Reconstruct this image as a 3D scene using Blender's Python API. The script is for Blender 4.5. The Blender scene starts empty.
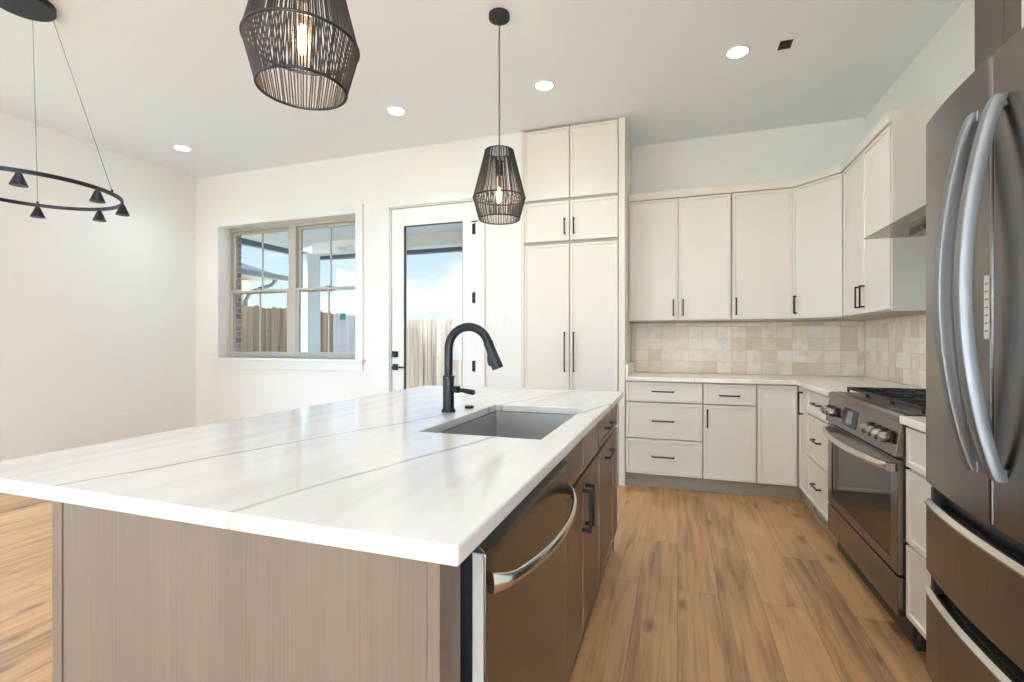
import bpy, bmesh, math, random
from math import pi, sin, cos, radians
from mathutils import Vector, Matrix

random.seed(7)
scene = bpy.context.scene
COL = scene.collection

# ------------------------------------------------------------------ camera
CAM_H = 1.215
cd = bpy.data.cameras.new('camera')
cd.sensor_width = 36.0
cd.lens = 489.0 / 1024.0 * 36.0
cd.clip_start = 0.05
cam = bpy.data.objects.new('camera', cd)
cam.location = (0, 0, CAM_H)
cam.rotation_euler = (pi / 2, 0, radians(18.71))
COL.objects.link(cam)
scene.camera = cam

# ------------------------------------------------------------------ exposure
vs = scene.view_settings
vs.view_transform = 'Standard'
vs.look = 'None'
vs.exposure = 1.46
vs.gamma = 1.0
vs.use_curve_mapping = False
scene.cycles.max_bounces = 12
scene.cycles.diffuse_bounces = 9
scene.cycles.glossy_bounces = 4
scene.cycles.transparent_max_bounces = 12
scene.cycles.sample_clamp_indirect = 4.0
scene.cycles.caustics_reflective = False
scene.cycles.caustics_refractive = False

SKY_FAR = 0.44      # sky seen through the window
SKY_SUN = 6.0      # sun side of the sky, behind the camera
SUN = 118.0
DOWN_W = 1.8

# ------------------------------------------------------------------ world
world = bpy.data.worlds.new('sky')
scene.world = world
world.use_nodes = True
nt = world.node_tree
nt.nodes.clear()
L = nt.links.new
wo = nt.nodes.new('ShaderNodeOutputWorld')
bg = nt.nodes.new('ShaderNodeBackground')
tc = nt.nodes.new('ShaderNodeTexCoord')
sep = nt.nodes.new('ShaderNodeSeparateXYZ')
L(tc.outputs['Generated'], sep.inputs[0])
grad = nt.nodes.new('ShaderNodeValToRGB')
grad.color_ramp.elements[0].position = 0.0
grad.color_ramp.elements[0].color = (0.80, 0.91, 1.0, 1)
grad.color_ramp.elements[1].position = 0.32
grad.color_ramp.elements[1].color = (0.25, 0.52, 0.98, 1)
L(sep.outputs[2], grad.inputs[0])
mp = nt.nodes.new('ShaderNodeMapping')
mp.inputs['Scale'].default_value = (3.2, 3.2, 7.5)
mp.inputs['Location'].default_value = (0.7, 0.35, 0.1)
L(tc.outputs['Generated'], mp.inputs[0])
cn = nt.nodes.new('ShaderNodeTexNoise')
cn.inputs['Scale'].default_value = 1.5
cn.inputs['Detail'].default_value = 6
L(mp.outputs[0], cn.inputs['Vector'])
cr = nt.nodes.new('ShaderNodeValToRGB')
cr.color_ramp.elements[0].position = 0.44
cr.color_ramp.elements[0].color = (0, 0, 0, 1)
cr.color_ramp.elements[1].position = 0.62
cr.color_ramp.elements[1].color = (1, 1, 1, 1)
L(cn.outputs[0], cr.inputs[0])
mx = nt.nodes.new('ShaderNodeMixRGB')
mx.inputs[2].default_value = (1.0, 1.0, 1.0, 1)
L(cr.outputs[0], mx.inputs[0])
L(grad.outputs[0], mx.inputs[1])
mr = nt.nodes.new('ShaderNodeMapRange')     # the sun side of the sky is brighter
mr.inputs[1].default_value = 0.40
mr.inputs[2].default_value = 0.80
mr.inputs[3].default_value = SKY_FAR
mr.inputs[4].default_value = SKY_SUN
dt = nt.nodes.new('ShaderNodeVectorMath')
dt.operation = 'DOT_PRODUCT'
dt.inputs[1].default_value = (-0.86, -0.45, 0.24)
L(tc.outputs['Generated'], dt.inputs[0])
L(dt.outputs['Value'], mr.inputs[0])
mf = nt.nodes.new('ShaderNodeMapRange')
mf.inputs[1].default_value = 0.40
mf.inputs[2].default_value = 0.80
L(dt.outputs['Value'], mf.inputs[0])
ti = nt.nodes.new('ShaderNodeMixRGB')
ti.inputs[2].default_value = (0.54, 0.76, 1.0, 1)
L(mf.outputs[0], ti.inputs[0])
L(mx.outputs[0], ti.inputs[1])
L(ti.outputs[0], bg.inputs['Color'])
L(mr.outputs[0], bg.inputs['Strength'])
L(bg.outputs[0], wo.inputs[0])

sd = bpy.data.lights.new('sun', 'SUN')
sd.energy = SUN
sd.angle = radians(6)
sd.color = (0.51, 0.725, 1.0)
sun = bpy.data.objects.new('sun', sd)
sun.rotation_euler = Vector((0.99, 0.0, -0.14)).to_track_quat('-Z', 'Y').to_euler()
sun.location = (0, -6, 8)
COL.objects.link(sun)

# ------------------------------------------------------------------ materials
def new_mat(name):
    m = bpy.data.materials.new(name)
    m.use_nodes = True
    n = m.node_tree
    b = n.nodes['Principled BSDF']
    return m, n, b

def hexc(r, g, b):
    f = lambda c: (c / 255 / 12.92) if c / 255 <= 0.04045 else ((c / 255 + 0.055) / 1.055) ** 2.4
    return (f(r), f(g), f(b), 1)

def plain(name, rgb, rough=0.5, metal=0.0, bump=0.0, bscale=60, var=0.0, coat=0.0, spec=None):
    m, n, b = new_mat(name)
    c = hexc(*rgb)
    b.inputs['Base Color'].default_value = c
    b.inputs['Roughness'].default_value = rough
    b.inputs['Metallic'].default_value = metal
    if coat:
        b.inputs['Coat Weight'].default_value = coat
        b.inputs['Coat Roughness'].default_value = 0.08
    if spec is not None:
        b.inputs['Specular IOR Level'].default_value = spec
    g = n.nodes.new('ShaderNodeNewGeometry')
    t = n.nodes.new('ShaderNodeTexNoise')
    t.inputs['Scale'].default_value = bscale
    t.inputs['Detail'].default_value = 3
    n.links.new(g.outputs['Position'], t.inputs['Vector'])
    if var:
        mxn = n.nodes.new('ShaderNodeMixRGB')
        mxn.inputs[1].default_value = tuple(x * (1 - var) for x in c[:3]) + (1,)
        mxn.inputs[2].default_value = tuple(min(1, x * (1 + var)) for x in c[:3]) + (1,)
        n.links.new(t.outputs[0], mxn.inputs[0])
        n.links.new(mxn.outputs[0], b.inputs['Base Color'])
    if bump:
        bp = n.nodes.new('ShaderNodeBump')
        bp.inputs['Strength'].default_value = bump
        bp.inputs['Distance'].default_value = 0.002
        n.links.new(t.outputs[0], bp.inputs['Height'])
        n.links.new(bp.outputs[0], b.inputs['Normal'])
    return m

def brushed(name, rgb, rough=0.3, axis=2, strength=0.06):
    """brushed steel: a metal with fine stretched grain along one axis"""
    m, n, b = new_mat(name)
    b.inputs['Metallic'].default_value = 1.0
    c = hexc(*rgb)
    b.inputs['Base Color'].default_value = c
    g = n.nodes.new('ShaderNodeNewGeometry')
    mp_ = n.nodes.new('ShaderNodeMapping')
    s = [300, 300, 300]
    s[axis] = 4
    mp_.inputs['Scale'].default_value = s
    t = n.nodes.new('ShaderNodeTexNoise')
    t.inputs['Scale'].default_value = 1
    t.inputs['Detail'].default_value = 2
    n.links.new(g.outputs['Position'], mp_.inputs[0])
    n.links.new(mp_.outputs[0], t.inputs['Vector'])
    r = n.nodes.new('ShaderNodeMapRange')
    r.inputs[3].default_value = rough - strength
    r.inputs[4].default_value = rough + strength
    n.links.new(t.outputs[0], r.inputs[0])
    n.links.new(r.outputs[0], b.inputs['Roughness'])
    return m

def wood(name, dark, light, axis=2, rough=0.45, fine=90, contrast=(0.3, 0.72)):
    """straight grained veneer; the grain runs along the given world axis"""
    m, n, b = new_mat(name)
    g = n.nodes.new('ShaderNodeNewGeometry')
    mp_ = n.nodes.new('ShaderNodeMapping')
    s = [fine, fine, fine]
    s[axis] = 1.3
    mp_.inputs['Scale'].default_value = s
    n.links.new(g.outputs['Position'], mp_.inputs[0])
    t = n.nodes.new('ShaderNodeTexNoise')
    t.inputs['Scale'].default_value = 1.0
    t.inputs['Detail'].default_value = 5
    t.inputs['Roughness'].default_value = 0.65
    n.links.new(mp_.outputs[0], t.inputs['Vector'])
    mp2 = n.nodes.new('ShaderNodeMapping')
    s2 = [7, 7, 7]
    s2[axis] = 0.35
    mp2.inputs['Scale'].default_value = s2
    n.links.new(g.outputs['Position'], mp2.inputs[0])
    t2 = n.nodes.new('ShaderNodeTexNoise')
    t2.inputs['Scale'].default_value = 1.0
    t2.inputs['Detail'].default_value = 2
    n.links.new(mp2.outputs[0], t2.inputs['Vector'])
    ad = n.nodes.new('ShaderNodeMath')
    ad.operation = 'MULTIPLY_ADD'
    ad.inputs[1].default_value = 0.4
    n.links.new(t2.outputs[0], ad.inputs[0])
    sc_ = n.nodes.new('ShaderNodeMath')
    sc_.operation = 'MULTIPLY'
    sc_.inputs[1].default_value = 0.6
    n.links.new(t.outputs[0], sc_.inputs[0])
    n.links.new(sc_.outputs[0], ad.inputs[2])
    r = n.nodes.new('ShaderNodeValToRGB')
    r.color_ramp.elements[0].position = contrast[0]
    r.color_ramp.elements[0].color = hexc(*dark)
    r.color_ramp.elements[1].position = contrast[1]
    r.color_ramp.elements[1].color = hexc(*light)
    n.links.new(ad.outputs[0], r.inputs[0])
    n.links.new(r.outputs[0], b.inputs['Base Color'])
    b.inputs['Roughness'].default_value = rough
    bp = n.nodes.new('ShaderNodeBump')
    bp.inputs['Strength'].default_value = 0.12
    bp.inputs['Distance'].default_value = 0.001
    n.links.new(t.outputs[0], bp.inputs['Height'])
    n.links.new(bp.outputs[0], b.inputs['Normal'])
    return m

def glass(name, tint=(1, 1, 1), refl=0.06, rough=0.0, opacity=0.0):
    m, n, b = new_mat(name)
    n.nodes.remove(b)
    out = n.nodes['Material Output']
    tr = n.nodes.new('ShaderNodeBsdfTransparent')
    tr.inputs[0].default_value = tint + (1,)
    gl = n.nodes.new('ShaderNodeBsdfGlossy')
    gl.inputs['Roughness'].default_value = rough
    lw = n.nodes.new('ShaderNodeFresnel')
    lw.inputs['IOR'].default_value = 1.45
    mxs = n.nodes.new('ShaderNodeMixShader')
    gg = n.nodes.new('ShaderNodeNewGeometry')        # only the outer face of the pane mirrors
    fm = n.nodes.new('ShaderNodeMath'); fm.operation = 'MULTIPLY_ADD'
    fm.inputs[1].default_value = -1.0; fm.inputs[2].default_value = 1.0
    n.links.new(gg.outputs['Backfacing'], fm.inputs[0])
    f2 = n.nodes.new('ShaderNodeMath'); f2.operation = 'MULTIPLY'
    n.links.new(lw.outputs[0], f2.inputs[0]); n.links.new(fm.outputs[0], f2.inputs[1])
    n.links.new(f2.outputs[0], mxs.inputs[0])
    n.links.new(tr.outputs[0], mxs.inputs[1])
    n.links.new(gl.outputs[0], mxs.inputs[2])
    last = mxs
    if opacity:
        df = n.nodes.new('ShaderNodeBsdfDiffuse')
        df.inputs[0].default_value = (0.5, 0.48, 0.45, 1)
        m2 = n.nodes.new('ShaderNodeMixShader')
        m2.inputs[0].default_value = opacity
        n.links.new(mxs.outputs[0], m2.inputs[1])
        n.links.new(df.outputs[0], m2.inputs[2])
        last = m2
    n.links.new(last.outputs[0], out.inputs[0])
    return m

def emit(name, rgb, strength):
    m, n, b = new_mat(name)
    b.inputs['Base Color'].default_value = (0.8, 0.8, 0.8, 1)
    b.inputs['Emission Color'].default_value = rgb + (1,)
    b.inputs['Emission Strength'].default_value = strength
    return m

def floor_mat():
    m, n, b = new_mat('oak_plank_floor')
    k = n.links.new
    g = n.nodes.new('ShaderNodeNewGeometry')
    sp = n.nodes.new('ShaderNodeSeparateXYZ')
    k(g.outputs['Position'], sp.inputs[0])
    cb = n.nodes.new('ShaderNodeCombineXYZ')
    k(sp.outputs[1], cb.inputs[0])
    k(sp.outputs[0], cb.inputs[1])
    br = n.nodes.new('ShaderNodeTexBrick')
    br.inputs['Scale'].default_value = 1.0
    br.inputs['Brick Width'].default_value = 1.55
    br.inputs['Row Height'].default_value = 0.185
    br.inputs['Mortar Size'].default_value = 0.0016
    br.inputs['Mortar Smooth'].default_value = 0.3
    br.inputs['Color1'].default_value = (0, 0, 0, 1)
    br.inputs['Color2'].default_value = (1, 1, 1, 1)
    br.inputs['Mortar'].default_value = (0.35, 0.35, 0.35, 1)
    br.offset = 0.37
    k(cb.outputs[0], br.inputs['Vector'])
    # grain, shifted from plank to plank
    ml = n.nodes.new('ShaderNodeVectorMath')
    ml.operation = 'MULTIPLY_ADD'
    ml.inputs[1].default_value = (3, 5, 2)
    k(br.outputs['Color'], ml.inputs[0])
    k(g.outputs['Position'], ml.inputs[2])
    mp_ = n.nodes.new('ShaderNodeMapping')
    mp_.inputs['Scale'].default_value = (26, 1.6, 1)
    k(ml.outputs[0], mp_.inputs[0])
    t = n.nodes.new('ShaderNodeTexNoise')
    t.inputs['Scale'].default_value = 1.0
    t.inputs['Detail'].default_value = 6
    t.inputs['Roughness'].default_value = 0.6
    t.inputs['Distortion'].default_value = 0.6
    k(mp_.outputs[0], t.inputs['Vector'])
    mp2 = n.nodes.new('ShaderNodeMapping')
    mp2.inputs['Scale'].default_value = (5, 1.1, 1)
    k(ml.outputs[0], mp2.inputs[0])
    t2 = n.nodes.new('ShaderNodeTexNoise')
    t2.inputs['Scale'].default_value = 1.0
    t2.inputs['Detail'].default_value = 3
    k(mp2.outputs[0], t2.inputs['Vector'])
    a1 = n.nodes.new('ShaderNodeMath'); a1.operation = 'MULTIPLY_ADD'
    a1.inputs[1].default_value = 0.55
    k(t.outputs[0], a1.inputs[0])
    a2 = n.nodes.new('ShaderNodeMath'); a2.operation = 'MULTIPLY'
    a2.inputs[1].default_value = 0.34
    k(t2.outputs[0], a2.inputs[0])
    k(a2.outputs[0], a1.inputs[2])
    a3 = n.nodes.new('ShaderNodeMath'); a3.operation = 'MULTIPLY_ADD'
    a3.inputs[1].default_value = 0.09
    k(br.outputs['Color'], a3.inputs[0])
    k(a1.outputs[0], a3.inputs[2])
    r = n.nodes.new('ShaderNodeValToRGB')
    e = r.color_ramp.elements
    e[0].position = 0.33; e[0].color = hexc(116, 80, 50)
    e[1].position = 0.66; e[1].color = hexc(190, 148, 104)
    x = e.new(0.50); x.color = hexc(172, 130, 88)
    k(a3.outputs[0], r.inputs[0])
    # knots
    mp3 = n.nodes.new('ShaderNodeMapping')
    mp3.inputs['Scale'].default_value = (3.4, 1.5, 1)
    k(ml.outputs[0], mp3.inputs[0])
    v = n.nodes.new('ShaderNodeTexVoronoi')
    v.voronoi_dimensions = '2D'
    v.inputs['Scale'].default_value = 1.0
    wb = n.nodes.new('ShaderNodeVectorMath'); wb.operation = 'MULTIPLY_ADD'
    wb.inputs[1].default_value = (0.10, 0.06, 0)
    k(t.outputs['Color'], wb.inputs[0]); k(mp3.outputs[0], wb.inputs[2])
    k(wb.outputs[0], v.inputs['Vector'])
    vs2 = n.nodes.new('ShaderNodeSeparateColor'); k(v.outputs['Color'], vs2.inputs[0])
    pick = n.nodes.new('ShaderNodeMath'); pick.operation = 'GREATER_THAN'; pick.inputs[1].default_value = 0.62
    k(vs2.outputs[0], pick.inputs[0])
    vm = n.nodes.new('ShaderNodeMath'); vm.operation = 'MULTIPLY'
    vr = n.nodes.new('ShaderNodeMapRange')
    vr.inputs[1].default_value = 0.02; vr.inputs[2].default_value = 0.12
    vr.inputs[3].default_value = 0.75; vr.inputs[4].default_value = 0.0
    k(v.outputs['Distance'], vr.inputs[0])
    mk = n.nodes.new('ShaderNodeMixRGB')
    mk.inputs[2].default_value = hexc(92, 58, 34)
    k(vr.outputs[0], vm.inputs[0]); k(pick.outputs[0], vm.inputs[1]); k(vm.outputs[0], mk.inputs[0])
    k(r.outputs[0], mk.inputs[1])
    ms = n.nodes.new('ShaderNodeMixRGB')
    ms.inputs[2].default_value = hexc(120, 84, 52)
    k(br.outputs['Fac'], ms.inputs[0])
    k(mk.outputs[0], ms.inputs[1])
    k(ms.outputs[0], b.inputs['Base Color'])
    b.inputs['Roughness'].default_value = 0.42
    bp = n.nodes.new('ShaderNodeBump')
    bp.inputs['Strength'].default_value = 0.25
    bp.inputs['Distance'].default_value = 0.001
    iv = n.nodes.new('ShaderNodeMath'); iv.operation = 'SUBTRACT'
    k(t.outputs[0], iv.inputs[0]); k(br.outputs['Fac'], iv.inputs[1])
    k(iv.outputs[0], bp.inputs['Height'])
    k(bp.outputs[0], b.inputs['Normal'])
    return m

def quartz_mat(name, veins, lo=(200, 201, 201), hi=(214, 215, 216)):
    """white quartz; veins = list of (a, b, width, strength): line x = a + b*y + wobble"""
    m, n, b = new_mat(name)
    k = n.links.new
    g = n.nodes.new('ShaderNodeNewGeometry')
    sp = n.nodes.new('ShaderNodeSeparateXYZ')
    k(g.outputs['Position'], sp.inputs[0])
    wob = n.nodes.new('ShaderNodeTexNoise')
    wob.inputs['Scale'].default_value = 2.2
    wob.inputs['Detail'].default_value = 5
    k(g.outputs['Position'], wob.inputs['Vector'])
    brk = n.nodes.new('ShaderNodeTexNoise')
    brk.inputs['Scale'].default_value = 5.0
    brk.inputs['Detail'].default_value = 3
    k(g.outputs['Position'], brk.inputs['Vector'])
    # faint clouding along the slab
    mp_ = n.nodes.new('ShaderNodeMapping')
    mp_.inputs['Scale'].default_value = (16, 1.6, 4)
    mp_.inputs['Rotation'].default_value = (0, 0, -0.25)
    k(g.outputs['Position'], mp_.inputs[0])
    cl = n.nodes.new('ShaderNodeTexNoise')
    cl.inputs['Scale'].default_value = 1.0
    cl.inputs['Detail'].default_value = 6
    k(mp_.outputs[0], cl.inputs['Vector'])
    base = n.nodes.new('ShaderNodeValToRGB')
    base.color_ramp.elements[0].position = 0.25
    base.color_ramp.elements[0].color = hexc(*lo)
    base.color_ramp.elements[1].position = 0.6
    base.color_ramp.elements[1].color = hexc(*hi)
    k(cl.outputs[0], base.inputs[0])
    prev = base.outputs[0]
    for a, bb, w, st in veins:
        f = n.nodes.new('ShaderNodeMath'); f.operation = 'MULTIPLY_ADD'
        f.inputs[1].default_value = -bb
        k(sp.outputs[1], f.inputs[0]); k(sp.outputs[0], f.inputs[2])
        f2 = n.nodes.new('ShaderNodeMath'); f2.operation = 'MULTIPLY_ADD'
        f2.inputs[1].default_value = 0.06
        k(wob.outputs[0], f2.inputs[0]); k(f.outputs[0], f2.inputs[2])
        f3 = n.nodes.new('ShaderNodeMath'); f3.operation = 'SUBTRACT'
        f3.inputs[1].default_value = a + 0.03
        k(f2.outputs[0], f3.inputs[0])
        f4 = n.nodes.new('ShaderNodeMath'); f4.operation = 'ABSOLUTE'
        k(f3.outputs[0], f4.inputs[0])
        q = n.nodes.new('ShaderNodeMapRange')
        q.inputs[1].default_value = 0.0; q.inputs[2].default_value = w
        q.inputs[3].default_value = st; q.inputs[4].default_value = 0.0
        k(f4.outputs[0], q.inputs[0])
        q2 = n.nodes.new('ShaderNodeMapRange')
        q2.inputs[1].default_value = 0.3; q2.inputs[2].default_value = 0.6
        q2.inputs[3].default_value = 0.45; q2.inputs[4].default_value = 1.0
        k(brk.outputs[0], q2.inputs[0])
        q3 = n.nodes.new('ShaderNodeMath'); q3.operation = 'MULTIPLY'
        k(q.outputs[0], q3.inputs[0]); k(q2.outputs[0], q3.inputs[1])
        mxn = n.nodes.new('ShaderNodeMixRGB')
        mxn.inputs[2].default_value = hexc(150, 143, 136)
        k(q3.outputs[0], mxn.inputs[0]); k(prev, mxn.inputs[1])
        prev = mxn.outputs[0]
    k(prev, b.inputs['Base Color'])
    b.inputs['Roughness'].default_value = 0.16
    return m

def tile_mat():
    m, n, b = new_mat('glazed_beige_tile')
    k = n.links.new
    g = n.nodes.new('ShaderNodeNewGeometry')
    r = n.nodes.new('ShaderNodeValToRGB')
    r.color_ramp.interpolation = 'LINEAR'
    e = r.color_ramp.elements
    e[0].position = 0.0; e[0].color = hexc(220, 202, 180)
    e[1].position = 1.0; e[1].color = hexc(246, 238, 228)
    x = e.new(0.14); x.color = hexc(231, 216, 197)
    x = e.new(0.30); x.color = hexc(238, 226, 210)
    x = e.new(0.65); x.color = hexc(242, 232, 218)
    k(g.outputs['Random Per Island'], r.inputs[0])
    ad = n.nodes.new('ShaderNodeVectorMath'); ad.operation = 'MULTIPLY_ADD'
    ad.inputs[1].default_value = (9, 7, 5)
    k(g.outputs['Random Per Island'], ad.inputs[0]); k(g.outputs['Position'], ad.inputs[2])
    t = n.nodes.new('ShaderNodeTexNoise')
    t.inputs['Scale'].default_value = 9
    t.inputs['Detail'].default_value = 3
    k(ad.outputs[0], t.inputs['Vector'])
    mr_ = n.nodes.new('ShaderNodeMapRange')
    mr_.inputs[1].default_value = 0.5; mr_.inputs[2].default_value = 0.72
    mr_.inputs[3].default_value = 0.0; mr_.inputs[4].default_value = 0.45
    k(t.outputs[0], mr_.inputs[0])
    mxn = n.nodes.new('ShaderNodeMixRGB')
    mxn.inputs[2].default_value = hexc(204, 180, 152)
    k(mr_.outputs[0], mxn.inputs[0]); k(r.outputs[0], mxn.inputs[1])
    k(mxn.outputs[0], b.inputs['Base Color'])
    b.inputs['Roughness'].default_value = 0.12
    w = n.nodes.new('ShaderNodeTexNoise')
    w.inputs['Scale'].default_value = 38
    w.inputs['Detail'].default_value = 2
    k(ad.outputs[0], w.inputs['Vector'])
    bp = n.nodes.new('ShaderNodeBump')
    bp.inputs['Strength'].default_value = 0.55
    bp.inputs['Distance'].default_value = 0.004
    k(w.outputs[0], bp.inputs['Height'])
    k(bp.outputs[0], b.inputs['Normal'])
    return m

def brick_mat():
    m, n, b = new_mat('exterior_brick')
    k = n.links.new
    g = n.nodes.new('ShaderNodeNewGeometry')
    sp = n.nodes.new('ShaderNodeSeparateXYZ'); k(g.outputs['Position'], sp.inputs[0])
    cb = n.nodes.new('ShaderNodeCombineXYZ')
    ad = n.nodes.new('ShaderNodeMath'); k(sp.outputs[0], ad.inputs[0]); k(sp.outputs[1], ad.inputs[1])
    k(ad.outputs[0], cb.inputs[0]); k(sp.outputs[2], cb.inputs[1])
    br = n.nodes.new('ShaderNodeTexBrick')
    br.inputs['Scale'].default_value = 1
    br.inputs['Brick Width'].default_value = 0.2
    br.inputs['Row Height'].default_value = 0.07
    br.inputs['Mortar Size'].default_value = 0.006
    br.inputs['Color1'].default_value = hexc(112, 106, 104)
    br.inputs['Color2'].default_value = hexc(166, 158, 152)
    br.inputs['Mortar'].default_value = hexc(196, 190, 182)
    k(cb.outputs[0], br.inputs['Vector'])
    k(br.outputs['Color'], b.inputs['Base Color'])
    b.inputs['Roughness'].default_value = 0.9
    return m

def fence_mat():
    m, n, b = new_mat('weathered_cedar')
    k = n.links.new
    g = n.nodes.new('ShaderNodeNewGeometry')
    mp_ = n.nodes.new('ShaderNodeMapping')
    mp_.inputs['Scale'].default_value = (14, 14, 0.8)
    ad = n.nodes.new('ShaderNodeVectorMath'); ad.operation = 'MULTIPLY_ADD'
    ad.inputs[1].default_value = (3, 4, 5)
    k(g.outputs['Random Per Island'], ad.inputs[0]); k(g.outputs['Position'], ad.inputs[2])
    k(ad.outputs[0], mp_.inputs[0])
    t = n.nodes.new('ShaderNodeTexNoise')
    t.inputs['Scale'].default_value = 1; t.inputs['Detail'].default_value = 5
    k(mp_.outputs[0], t.inputs['Vector'])
    a1 = n.nodes.new('ShaderNodeMath'); a1.operation = 'MULTIPLY_ADD'
    a1.inputs[1].default_value = 0.35
    k(g.outputs['Random Per Island'], a1.inputs[0]); k(t.outputs[0], a1.inputs[2])
    r = n.nodes.new('ShaderNodeValToRGB')
    e = r.color_ramp.elements
    e[0].position = 0.38; e[0].color = hexc(126, 99, 76)
    e[1].position = 0.9; e[1].color = hexc(190, 160, 130)
    k(a1.outputs[0], r.inputs[0])
    v = n.nodes.new('ShaderNodeTexVoronoi'); v.inputs['Scale'].default_value = 4.5
    k(ad.outputs[0], v.inputs['Vector'])
    q = n.nodes.new('ShaderNodeMapRange')
    q.inputs[1].default_value = 0.03; q.inputs[2].default_value = 0.1
    q.inputs[3].default_value = 0.8; q.inputs[4].default_value = 0
    k(v.outputs['Distance'], q.inputs[0])
    mk = n.nodes.new('ShaderNodeMixRGB'); mk.inputs[2].default_value = hexc(100, 70, 48)
    k(q.outputs[0], mk.inputs[0]); k(r.outputs[0], mk.inputs[1])
    k(mk.outputs[0], b.inputs['Base Color'])
    b.inputs['Roughness'].default_value = 0.85
    return m

M = {}
M['wall'] = plain('white_wall_paint', (231, 232, 230), 0.7, bump=0.12, bscale=160)
M['ceiling'] = plain('ceiling_paint', (236, 243, 250), 0.8, bump=0.15, bscale=140)
M['trim'] = plain('white_trim_paint', (230, 232, 232), 0.45)
M['cab'] = plain('cream_cabinet_paint', (222, 217, 208), 0.4)
M['cabgap'] = plain('cabinet_carcass', (172, 165, 155), 0.6)
M['toe'] = plain('greige_toe_board', (158, 146, 130), 0.55)
M['toedark'] = plain('charcoal_toe_board', (44, 41, 38), 0.5)
M['black'] = plain('matt_black_metal', (20, 19, 19), 0.45, bump=0.03, spec=0.3)
M['bronze'] = plain('dark_bronze_metal', (36, 31, 28), 0.4, metal=0.3, spec=0.3)
M['floor'] = floor_mat()
M['quartz_island'] = quartz_mat('veined_white_quartz_slab', [(-1.405, 0.285, 0.010, 1.0), (-0.915, 0.262, 0.012, 0.95),
                                (-1.79, 0.20, 0.005, 0.3)])
M['quartz'] = quartz_mat('white_quartz', [(3.05, -0.7, 0.008, 0.8), (4.35, -0.75, 0.012, 0.35)], (226, 218, 206), (238, 232, 222))
M['tile'] = tile_mat()
M['grout'] = plain('sand_grout', (206, 193, 174), 0.8)
M['islandwood'] = wood('taupe_oak_veneer', (80, 65, 52), (108, 90, 74), 2, 0.42, 170)
M['islandfront'] = wood('shade_toned_oak_veneer', (86, 61, 42), (112, 82, 58), 2, 0.36, 120)  # oak with the fronts' dimmer, warmer light put into its colour
M['islanddark'] = plain('brown_carcass', (52, 38, 28), 0.6)
M['steel'] = brushed('brushed_dark_stainless', (126, 119, 114), 0.24, axis=2)
M['steel2'] = brushed('brushed_stainless', (176, 168, 158), 0.3, axis=1)
M['chrome'] = brushed('polished_steel', (176, 176, 176), 0.26, axis=2, strength=0.04)
M['bright'] = brushed('bright_steel', (222, 220, 216), 0.2, axis=2, strength=0.04)
M['satin'] = brushed('satin_steel', (142, 144, 146), 0.45, axis=2, strength=0.04)
M['sinksteel'] = brushed('sink_steel', (176, 179, 184), 0.5, axis=1)
M['sinksteel'].node_tree.nodes['Principled BSDF'].inputs['Metallic'].default_value = 0.8
M['dwside'] = plain('grey_plastic', (186, 184, 180), 0.5)
M['dwgasket'] = plain('dark_grey_plastic', (50, 48, 46), 0.5)
M['blackplastic'] = plain('black_plastic', (18, 18, 19), 0.35)
M['ovenglass'] = plain('black_oven_glass', (12, 11, 10), 0.06)
M['iron'] = plain('cast_iron', (24, 23, 22), 0.55, bump=0.2, bscale=300)
M['display'] = plain('oven_display', (120, 126, 126), 0.2)
M['winframe'] = plain('tan_vinyl', (176, 172, 162), 0.5)
M['glass'] = glass('clear_glass')
M['hoodglass'] = glass('grey_hood_glass', (0.62, 0.60, 0.57), opacity=0.22)
M['lens'] = emit('downlight_lens', (1.0, 0.97, 0.92), 14.0)
M['bulb'] = emit('warm_bulb_glow', (1.0, 0.72, 0.45), 14.0)
M['bulbglass'] = glass('bulb_glass', (1.0, 0.93, 0.84), opacity=0.06)
M['string'] = plain('black_cord', (36, 31, 28), 0.8)
M['plate'] = plain('white_plastic', (234, 234, 231), 0.4)
M['slot'] = plain('dark_slot', (70, 68, 66), 0.6)
M['brick'] = brick_mat()
M['fence'] = fence_mat()
M['porchpaint'] = plain('pale_porch_paint', (226, 226, 224), 0.8, var=0.06, bscale=25)
M['beampaint'] = plain('cream_beam_paint', (246, 244, 239), 0.7)
M['gutter'] = plain('slate_gutter', (78, 88, 96), 0.5)
M['column'] = plain('white_column_paint', (222, 222, 220), 0.7)
M['roof'] = plain('grey_shingle', (112, 110, 107), 0.9, var=0.25, bscale=30)
M['stucco'] = plain('cream_stucco', (225, 214, 190), 0.9)
M['concrete'] = plain('concrete', (205, 204, 200), 0.9, var=0.1, bscale=8)
M['grass'] = plain('lawn', (168, 166, 140), 0.95, var=0.35, bscale=14)
M['paper'] = plain('paper_label', (236, 234, 228), 0.6)
M['ink'] = plain('grey_print', (120, 120, 120), 0.7)
M['green'] = plain('green_sticker', (20, 92, 58), 0.5)
M['joist'] = plain('raw_box', (96, 78, 68), 0.8)
M['drain'] = M['chrome']

# ------------------------------------------------------------------ mesh helpers
def rootmat(o):
    m = Matrix.Identity(4)
    while o is not None:
        m = Matrix.LocRotScale(o.location, o.rotation_euler, o.scale) @ m
        o = o.parent
    return m

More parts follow.
